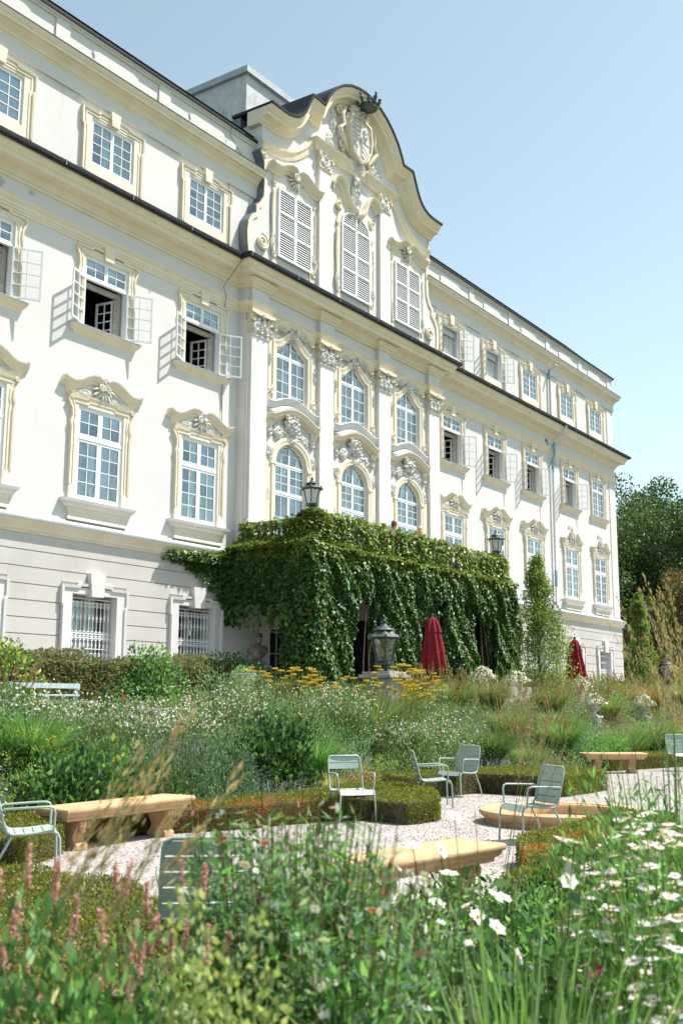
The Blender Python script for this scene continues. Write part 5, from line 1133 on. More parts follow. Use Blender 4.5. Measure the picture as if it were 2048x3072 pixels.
        shrub(f, r, h*.5, int(2600*A), .10, .035, pal_ or G_MID); n = int(34*r*dens)+4; P, Q = stalks(f, r, h, n, [(.2, .08, .06), (.12, .12, .05)], .003)
        for i in range(n): m = 60; tt = RNG.random(m); fl.leaves(Q[i]-nrm(Q[i:i+1]-P[i:i+1])[0]*.18*tt[:, None]+RNG.normal(0, .006, (m, 3)), rdir(m, .3), .013, .011, pick(flo or [(.45, .16, .17), (.38, .12, .12)], m))
    if f.n: f.build('foliage', 'leaf', t)
    if fl.n: fl.build('blossoms', 'petal', t)
    return t
# ---- clipped box hedges: dense leaf coat over a dark twig body
def in_poly(P, poly):
    x, y = P[:, 0], P[:, 1]; ins = np.zeros(len(P), bool); n = len(poly); j = n-1
    for i in range(n):
        xi, yi = poly[i]; xj, yj = poly[j]; c = ((yi > y) != (yj > y)) & (x < (xj-xi)*(y-yi)/(yj-yi+1e-12)+xi); ins ^= c; j = i
    return ins
def hedge(poly, h, label, seed, dens=2600, jit=.05, burnt=(), z0=0, pal_=G_BOX, L=.026, group='clipped box hedges', name='box_hedge'):
    global RNG
    RNG = np.random.default_rng(seed); c0 = np.mean(poly, 0); t = empty(name, (c0[0], c0[1], z0), 0, label, 'hedge', group)
    pl = [(x-c0[0], y-c0[1]) for x, y in poly]; sh = [(x*.97, y*.97) for x, y in pl]; b = MB(); b.prism_z(sh, 0, h-.05); b.build('twig_body', 'bark', t)
    f = FB(); xs, ys = [q[0] for q in pl], [q[1] for q in pl]
    area = abs(sum(pl[i][0]*pl[(i+1) % len(pl)][1]-pl[(i+1) % len(pl)][0]*pl[i][1] for i in range(len(pl))))/2
    n = int(area*dens*1.6); P = np.stack([RNG.uniform(min(xs), max(xs), n*2), RNG.uniform(min(ys), max(ys), n*2), np.zeros(n*2)], 1); P = P[in_poly(P, pl)][:n]
    P[:, 2] = h-.035+RNG.random(len(P))**2*jit*(1+(jit > .1)*1.5*np.sin(P[:, 0]*2.3+seed)*np.sin(P[:, 0]*.9))+.015*np.sin(P[:, 0]*5+seed)+.012*np.sin(P[:, 1]*6)
    D = nrm(rdir(len(P))*.8+UP*.9)
    LP, LD = [P], [D]
    for i in range(len(pl)):
        a, c = np.array(pl[i]), np.array(pl[(i+1) % len(pl)]); e = c-a; ln = np.linalg.norm(e); m = int(ln*h*dens*2.6); nn = np.array([e[1], -e[0]])/ln
        if in_poly(np.array([[*(a+e/2+nn*.02), 0]]), pl)[0]: nn = -nn
        u = RNG.random(m); q = np.zeros((m, 3)); q[:, :2] = a+e*u[:, None]+nn*(RNG.uniform(-.045, max(.02, jit*.6), m)+.012*np.sin(u*ln*7))[:, None]; q[:, 2] = RNG.random(m)*h
        LP.append(q); LD.append(nrm(rdir(m)*.8+np.array([nn[0], nn[1], .35])))
    P = np.concatenate(LP); D = np.concatenate(LD); col = pick(pal_, len(P), .22)
    for bx, by, br in burnt:
        k = np.exp(-((P[:, 0]+c0[0]-bx)**2+(P[:, 1]+c0[1]-by)**2)/br**2)*(.55+.45*np.sin(P[:, 0]*23)*np.sin(P[:, 1]*19)); k = np.clip(k*1.6, 0, 1)[:, None]; col = col*(1-k)+pick([(.42, .16, .04), (.36, .19, .06)], len(P))*k
    f.leaves(P, D, L*RNG.uniform(.7, 1.3, len(P)), L*.62, col); f.build('foliage', 'leaf', t); return t
hedge([(9.8, -12.2), (11.1, -12.75), (12.45, -13.05), (13.0, -13.55), (12.8, -14.2), (13.45, -14.3), (14.6, -13.6), (15.5, -12.5), (15.2, -11.7), (13.2, -12.05), (11.8, -12.0), (10.6, -11.6), (9.7, -11.5)], .33, 'olive box hedge curling behind the single green chair, scorched orange at its left end', 11, burnt=((10.5, -12.3, .32), (11.4, -12.75, .3), (12.1, -12.85, .2)))
hedge([(6.9, -12.95), (8.1, -12.4), (9.7, -12.1), (9.7, -11.5), (8.0, -11.7), (6.6, -12.3)], .34, 'box hedge with orange scorched patches running behind the left stone bench', 12, burnt=((9.5, -12.0, .3), (9.0, -12.1, .22), (8.5, -12.2, .15)))
hedge([(7.55, -13.05), (8.1, -12.75), (8.35, -12.5), (8.0, -12.42), (6.9, -12.96), (6.6, -13.2), (6.9, -13.5)], .33, 'short box hedge stub between the left chair and the stone bench', 13)
hedge([(16.2, -12.1), (18.1, -12.55), (18.1, -13.3), (18.2, -14.1), (20.1, -14.15), (20.6, -13.3), (20.2, -12.4), (18.6, -11.75), (16.6, -11.4)], .40, 'yellow olive box hedge behind the chair pair and the basin', 14)
hedge([(25.9, -12.0), (30.5, -13.2), (30.7, -12.4), (26.3, -11.3)], .36, 'box hedge right of the far stone bench', 15)
hedge([(2.6, -14.2), (5.4, -14.6), (6.0, -14.95), (5.75, -15.6), (5.95, -16.0), (5.5, -16.55), (5.15, -17.6), (4.2, -18.4), (1.6, -17.4)], .33, 'broad box hedge at the lower left behind the pink spikes', 16, dens=2300)
hedge([(7.9, -18.05), (8.6, -18.0), (10.4, -17.0), (12.2, -17.0), (12.2, -18.4), (10, -18.7), (8.1, -18.6)], .30, 'box hedge with brown patches behind the near anemones', 17, burnt=((9.4, -17.6, .3), (10.6, -17.6, .25)))
hedge([(13.0, -16.6), (14.2, -16.55), (14.4, -17.3), (13, -17.4)], .22, 'small dark box plant in front of the basin', 18, pal_=G_BOX+G_DARK)
# ---- the creeper over the balcony
def vine():
    global RNG
    RNG = np.random.default_rng(3); t = empty('creeper', (CX, BY, TZ), 0, 'dense green Virginia creeper hanging over the balcony and its piers', 'vine', world=True)
    P, D, S = [], [], []; cores = [(25.6, 38.5, (BY-.30)+.1, BY+.2, 4.95, 6.12), (25.5, 26.2, (BY-.30)+.1, -.2, 4.6, 6.12)]
    noise = lambda a, b_: np.sin(a*2.1+1)*np.sin(b_*1.7)+.5*np.sin(a*5.3+b_*3.1)+.3*np.sin(a*11+b_*9)
    def wallf(x0, x1, z0f, z1f, y, n, bulge=.3):      # facing -y
        u = RNG.uniform(x0, x1, n); v = RNG.random(n); z0 = z0f(u); z1 = z1f(u); z = z0+(z1-z0)*v
        yy = y-bulge*np.sin(pi*np.clip(v, 0, 1))**.6*.6-.10*noise(u, z)-RNG.random(n)*.12
        P.append(np.stack([u, yy, z], 1)); D.append(nrm(np.stack([RNG.normal(0, .45, n), -.55+RNG.normal(0, .25, n), -.8+RNG.normal(0, .3, n)], 1)))
    def sidef(x, y0, y1, z0f, z1f, n, bulge=.3):      # facing -x
        u = RNG.uniform(y0, y1, n); v = RNG.random(n); z0 = z0f(u); z1 = z1f(u); z = z0+(z1-z0)*v
        xx = x-bulge*np.sin(pi*v)**.6*.6-.10*noise(u, z)-RNG.random(n)*.12
        P.append(np.stack([xx, u, z], 1)); D.append(nrm(np.stack([-.55+RNG.normal(0, .25, n), RNG.normal(0, .45, n), -.8+RNG.normal(0, .3, n)], 1)))
    cst = lambda v: (lambda u: np.full_like(u, v))
    def wavy(lo, amp, k): return lambda u: lo+amp*np.sin(u*k)+amp*.6*np.sin(u*k*2.7+1)
    F = BY-.30
    def arch(u):          # ragged lower edge between the piers
        e = np.full_like(u, 4.9)+.18*np.sin(u*3.1)+.14*np.sin(u*7.7)
        for a, bb, top in ((27.6, 29.3, 4.95), (31.2, 33.0, 5.05), (35.0, 36.8, 5.15)): pass
        return e
    wallf(25.05, 38.7, arch, cst(6.25), F, 26000, .2)
    for a, bb in ((25.2, 27.5), (28.98, 31.35), (32.85, 35.35), (36.8, 39.1)):
        w_ = bb-a; n = int(9000*w_/2.2)
        wallf(a+.1, bb-.1, cst(1.3), cst(5.0), F+.02, n, .2)
        cores.append((a+.25, bb-.2, F+.1, BY+(.6 if a < 26 else .02), 1.3, 5.0))
        sidef(a+.15, F+.05, BY+(.65 if a < 26 else -.05), cst(1.3), cst(5.0), int(n*(.55 if a < 26 else .12)), .1)
        u = RNG.uniform(F, BY+.3, int(n*.15)); z = RNG.uniform(1.3, 5, len(u)); P.append(np.stack([bb-.1+RNG.uniform(-.1, .1, len(u)), u, z], 1)); D.append(nrm(np.stack([.5+RNG.normal(0, .3, len(u)), RNG.normal(0, .4, len(u)), -.8+RNG.normal(0, .3, len(u))], 1)))
    sidef(25.42, F-.3, -.15, lambda u: 4.55+.2*np.sin(u*4)+.15*np.sin(u*9)-.1*(u+3), cst(6.35), 14000, .14)
    n = 3600; a_ = RNG.uniform(pi*.75, pi*1.75, n); z = RNG.uniform(1.3, 6.3, n); P.append(np.stack([25.5+.42*np.cos(a_)+RNG.normal(0, .05, n), F+.16+.42*np.sin(a_)+RNG.normal(0, .05, n), z], 1)); D.append(nrm(np.stack([np.cos(a_)*.5+RNG.normal(0, .35, n), np.sin(a_)*.5+RNG.normal(0, .35, n), -.8+RNG.normal(0, .3, n)], 1)))
    n = 5200; u = RNG.uniform(F, -.3, n); z = RNG.uniform(1.35, 6.2, n); P.append(np.stack([38.55+RNG.uniform(-.25, .25, n), u, z], 1)); D.append(nrm(np.stack([RNG.normal(0, .5, n), RNG.normal(0, .5, n), -.8+RNG.normal(0, .3, n)], 1))); cores.append((38.35, 38.6, BY+.1, -.2, 1.35, 6.0))
    # top apron: leaves lying on the slab edge
    n = 7000; u = RNG.uniform(25.2, 38.8, n); yy = RNG.uniform(F-.25, BY+.1, n); P.append(np.stack([u, yy, 6.22+.5*(yy-F+.1)+.08*noise(u, yy)+RNG.random(n)*.08], 1)); D.append(nrm(np.stack([RNG.normal(0, .5, n), -.7+RNG.normal(0, .3, n), -.25+RNG.normal(0, .3, n)], 1)))
    n = 3500; u = RNG.uniform(F-.2, -.3, n); xx = RNG.uniform(25.0, 25.6, n); P.append(np.stack([xx, u, 6.3+.5*(xx-25.2)+RNG.random(n)*.1], 1)); D.append(nrm(np.stack([-.6+RNG.normal(0, .3, n), RNG.normal(0, .5, n), -.3+RNG.normal(0, .3, n)], 1)))
    # on the balustrade, leaving gaps where balusters show
    def cover(u): return np.clip(.98-.85*((u > 32.8) & (u < 36.8))*(.5+.5*np.sin(u*4.1))-.0, 0.03, 1)
    n = 9000; u = RNG.uniform(25.7, 38.5, n); u = u[RNG.random(n) < cover(u)]; n = len(u); z = 6.2+RNG.random(n)*(1.02+.12*noise(u, u*.3)); P.append(np.stack([u, BY-.15-RNG.random(n)*.16-.06*noise(u, z), z], 1)); D.append(nrm(np.stack([RNG.normal(0, .5, n), -.6+RNG.normal(0, .3, n), -.6+RNG.normal(0, .4, n)], 1)))
    n = 2600; u = RNG.uniform(BY-.1, -.35, n); u = u[RNG.random(n) < np.clip(.55+.45*((u < -2.1) | (u > -.7)), 0, 1)]; n = len(u); z = 6.2+RNG.random(n)*.98; P.append(np.stack([BX0-.16-RNG.random(n)*.16, u, z], 1)); D.append(nrm(np.stack([-.6+RNG.normal(0, .3, n), RNG.normal(0, .5, n), -.6+RNG.normal(0, .4, n)], 1)))
    for cx_, rr, k in ((26.0, .62, 2600), (38.1, .5, 1500), (29.9, .3, 500), (33.9, .3, 400)):           # mounds over the pedestals
        d = rdir(k, .2); P.append(np.array([cx_, BY+.06, 6.85])+d*np.array([rr, rr*.75, .52])*RNG.uniform(.8, 1.05, (k, 1))); D.append(nrm(d+np.array([0, 0, -.7])))
    n = 2600; u = RNG.uniform(25.9, 38.2, n); u = u[RNG.random(n) < cover(u)]; n = len(u); P.append(np.stack([u, BY+RNG.uniform(-.15, .25, n), 7.17+RNG.random(n)*.14+.05*noise(u, u)], 1)); D.append(rdir(n, .2))
    # creeping along the wall over the string course, thinning to the left
    n = 5200; k = RNG.random(n)**1.7; u = 25.75-k*3.2; z = 5.95+RNG.uniform(-1, .25, n)*(.22+1.75*(1-k)**2.2+.25*np.abs(np.sin(u*5))*(1-k))*np.where(RNG.random(n) < .5, 1, .5); ok = RNG.random(n) < (1-k*.6); u, z = u[ok], z[ok]; n = len(u)
    P.append(np.stack([u, -.10-RNG.random(n)*.22*np.clip((25.8-u)*-.3+1, .2, 1)-.15*(z > 5.8), z], 1)); D.append(nrm(np.stack([-.4+RNG.normal(0, .5, n), -.4+RNG.normal(0, .3, n), -.6+RNG.normal(0, .4, n)], 1)))
    # hanging strands
    for i in range(90):
        if i < 45: x, y, z = 25.2-RNG.random()*.4, RNG.uniform(-3.2, -.3), 4.5
        else: x, y, z = RNG.uniform(27.3, 37.2), F-RNG.random()*.2, 4.8
        L = RNG.uniform(.15, .8 if i < 45 else .45); n = int(L*26); tt = RNG.random(n); P.append(np.array([x, y, z])-UP*L*tt[:, None]+RNG.normal(0, .025, (n, 3))); D.append(nrm(rdir(n)*.6-UP))
    P = np.concatenate(P); D = np.concatenate(D); n = len(P)
    L = .128*RNG.uniform(.5, 1.3, n); col = pick(G_VINE, n, .22); top_light = np.clip((P[:, 2]-5.75)/.5, 0, 1)[:, None]; col = col*(1-top_light)+pick([(.19, .27, .06), (.13, .22, .05), (.25, .29, .08)], n, .2)*top_light  # sunlit upper edge put into the colour: high leaves turn lighter yellow-green
    red = RNG.random(n) < .012; col[red] = (.22, .09, .03)
    out = D.copy(); out[:, 2] += 1.0; N = nrm(out+rdir(n)*.35)
    tt_ = np.argsort(((P-np.array([0, -22, 1.6]))**2).sum(1)); near = np.zeros(n, bool); cand = tt_[(P[tt_, 1] < F-.1) & (P[tt_, 2] > 2.2)][:3000:10][:300]; near[cand] = True
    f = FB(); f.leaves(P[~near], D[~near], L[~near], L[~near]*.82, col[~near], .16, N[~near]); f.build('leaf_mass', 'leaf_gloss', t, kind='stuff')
    lm = []
    for k in range(6):
        f = FB(); f.leaves(np.zeros((1, 3)), np.array([[0, 0, -1.]]), .16, .13, np.array([G_VINE[k % 4]]), .16, np.array([[0, -1., .2]])); o = f.build('leaf', 'leaf_gloss', t); lm.append(o.data); bpy.data.objects.remove(o)
    for i, j in enumerate(cand):
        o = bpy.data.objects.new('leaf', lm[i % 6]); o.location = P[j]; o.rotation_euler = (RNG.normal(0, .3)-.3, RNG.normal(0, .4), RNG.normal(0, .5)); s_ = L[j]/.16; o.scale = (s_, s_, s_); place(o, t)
    b = MB()
    for i in range(26): x = RNG.uniform(25.3, 38.6); b.tube([(x, BY-.2, 1.4), (x+RNG.normal(0, .2), BY-.22, 3), (x+RNG.normal(0, .3), BY-.25, 4.6), (x+RNG.normal(0, .4), BY-.3, 6)], [.03, .025, .02, .01], 5)
    b.build('stems', 'bark', t)
    for q in cores: MB().box(*q).build('shade_core', 'soap', t)  # unseen dark blocks added inside the leaf layer to shade it
vine()
# ---- trees
def tree(name, loc, h, r, crown_z, label, pal_, n, leaf, trunk, seed, cols=40, narrow=False, rz=None, group=None):
    global RNG
    RNG = np.random.default_rng(seed); t = empty(name, loc, 0, label, 'tree', group); b = MB(); rn = random.Random(seed)
    b.tube([(0, 0, -.3), (.05, 0, h*.2), (-.05, .05, h*.5), (0, 0, h*.9)], [trunk, trunk*.8, trunk*.5, trunk*.1], 8)
    rz = rz or (h-crown_z)/2; c0 = np.array([0, 0, crown_z+rz]); d = rdir(cols); k = RNG.uniform(.45, .95, (cols, 1))
    if narrow:
        tt = RNG.random(cols)**.8; a = RNG.uniform(0, 2*pi, cols); q = r*(1-tt)**.75*RNG.uniform(.2, .8, cols); C = np.stack([q*np.cos(a), q*np.sin(a), crown_z+(h-crown_z)*tt], 1)
    else: C = c0+d*k*np.array([r, r, rz])
    for i in range(min(cols, 26)):
        p = C[i]; z0 = max(h*.15, p[2]-(.9 if narrow else .35)*np.hypot(p[0], p[1])-(.3 if narrow else .2*h)); b.tube([(0, 0, z0), tuple((p*.5+np.array([0, 0, z0])*.5)*np.array([1, 1, 1.02])), tuple(p)], [trunk*.32, trunk*.2, trunk*.05], 5)
    b.build('trunk', 'bark', t, smooth=60)
    f = FB(); m = n//cols; cr = r*(.30 if not narrow else .36)
    for i in range(cols):
        s_ = cr*rn.uniform(.6, 1.15)
        if narrow: s_ *= .35+.75*(1-(C[i][2]-crown_z)/(h-crown_z))
        dd = rdir(m, .15); kk = RNG.random((m, 1))**.45; P = C[i]+dd*kk*s_*np.array([1, 1, .72 if not narrow else 1.25]); cc = pick(pal_, m, .2)*rn.uniform(.75, 1.25)
        f.leaves(P, nrm(dd*.5+rdir(m)+UP*(.1 if not narrow else .7)), leaf*RNG.uniform(.6, 1.25, m), leaf*.62, cc)
    f.build('crown', 'leaf', t); return t
G_OAK = [(.045, .085, .026), (.06, .11, .034), (.085, .135, .045), (.035, .065, .02)]
G_RUST = [(.15, .085, .035), (.10, .085, .035), (.19, .11, .05), (.075, .08, .03)]
tree('oak_tree', (90, 6, 0), 19.8, 7.2, 4, 'tall dark green tree right of the palace corner', G_OAK, 52000, .27, .6, 1, 95, group='trees beyond the palace')
tree('oak_tree', (104, 13, 0), 24, 8, 5, 'dark green tree behind the tallest one, at the right edge', G_OAK, 36000, .32, .6, 2, 70, group='trees beyond the palace')
tree('oak_tree', (84, 13, 0), 16, 7, 3, 'dark tree mostly hidden behind the palace corner', G_OAK, 20000, .32, .5, 8, 50, group='trees beyond the palace')
tree('copper_tree', (76.5, -1.6, 0), 12.8, 5.2, 1.5, 'rust brown leaved tree at the right edge below the green crown', G_RUST+G_OAK[:1], 34000, .20, .35, 3, 70, group='trees beyond the palace')
tree('copper_tree', (70.5, 1.5, 0), 8.6, 3.6, 1.0, 'dark brown green tree close to the palace corner', G_RUST+G_OAK+G_OAK, 20000, .20, .3, 4, 40, group='trees beyond the palace')
tree('hornbeam', (34.1, -6.5, TZ-.2), 5.2, 1.6, .1, 'slim upright hornbeam in front of the right wing', [(.17, .25, .06), (.21, .29, .08), (.12, .19, .05), (.25, .31, .10)], 15000, .085, .06, 5, 150, True)
tree('hornbeam', (53.3, -3.2, TZ-.2), 5.7, 1.35, .3, 'slim upright hornbeam beyond the palace corner', [(.17, .24, .06), (.21, .28, .08), (.12, .18, .05)], 15000, .11, .08, 6, 70, True)
# ================================================================ hedge and bushes before the ground floor
def bush(name, loc, rx, ry, h, n, L, W, pal_, label, cat='bush', seed=0, group=None):
    global RNG
    RNG = np.random.default_rng(seed+100); t = empty(name, loc, 0, label, cat, group); f = FB(); p, d = dome(n, 1, 1); p = p*np.array([rx, ry, h])
    f.leaves(p, nrm(d*.7+rdir(n)*.8+UP*.4), L*RNG.uniform(.6, 1.3, n), W, pick(pal_, n, .22)); f.build('foliage', 'leaf', t)
    b = MB()
    for k in range(7): a = k*.9; b.tube([(0, 0, 0), (.3*rx*cos(a), .3*ry*sin(a), h*.5), (.6*rx*cos(a), .6*ry*sin(a), h*.8)], [.03, .02, .008], 5)
    b.build('branches', 'bark', t); return t
hedge([(8, -4.6), (21.2, -4.6), (21.2, -3.4), (8, -3.4)], .95, 'shaggy grey brown mixed hedge along the left wing', 31, dens=900, jit=.15, z0=TZ, pal_=[(.19, .17, .09), (.13, .17, .075), (.24, .19, .12), (.15, .20, .10)], L=.07, group='hedges along the palace wall', name='mixed_hedge')
bush('dark_bush', (20.3, -4.9, TZ), 1.5, .8, 1.12, 6500, .085, .05, [(.02, .048, .017), (.028, .06, .022), (.016, .038, .014)], 'dark green bush left of the bust under the creeper', seed=1)
bush('leafy_bush', (17.4, -4.9, TZ), .9, .6, 1.2, 2600, .09, .06, G_MID+G_FRESH, 'mid green leafy bush growing out of the mixed hedge', seed=2)
bush('leafy_bush', (13.3, -5.2, TZ), .7, .5, 1.15, 1800, .09, .05, G_LIME+G_MID, 'yellow green bush at the left end of the mixed hedge', seed=3)
bush('low_bush', (42.5, -3.4, TZ), 3.2, .9, 1.25, 6000, .09, .05, G_MID+TAN, 'low green bushes in front of the right wing windows', seed=4)
bush('low_bush', (50, -3.0, TZ), 4.0, .9, 1.2, 6000, .10, .055, G_MID+G_FRESH, 'broad green bush at the foot of the right palace end', seed=5)
bush('low_bush', (27.6, -4.6, TZ), 1.4, .6, .8, 2600, .08, .03, G_MID+G_DARK, 'ferny bush between the vine piers', seed=7)
bush('low_bush', (36.6, -4.6, TZ), 1.4, .7, .9, 2600, .08, .04, G_DARK+G_MID, 'dark bush at the foot of the far vine pier', seed=8)
# succulents and flowers in bowls and urns (parts of their planter)
RNG = np.random.default_rng(55)
f = FB(); p, d = dome(260, .24, .16); f.leaves(p+np.array([0, 0, .74]), nrm(d+UP), .07, .03, pick(G_GREY+G_FRESH, 260)); f.build('planting', 'leaf', BOWL, kind='stuff')
for i, u in enumerate(URNS):
    f = FB(); p, d = dome(420, .34, .3); p[:, 2] += .98; f.leaves(p, nrm(d+rdir(420)*.5), .06, .035, pick(G_GREY, 420)); f.build('planting', 'leaf', u, kind='stuff')
    f = FB(); p, d = dome(190, .37, .34); p[:, 2] += .98; f.flowers(p, nrm(d+UP*.3), .04, 5, pick(WHITE, 190, .06), .9, .3); f.build('blossoms', 'petal', u, kind='stuff')
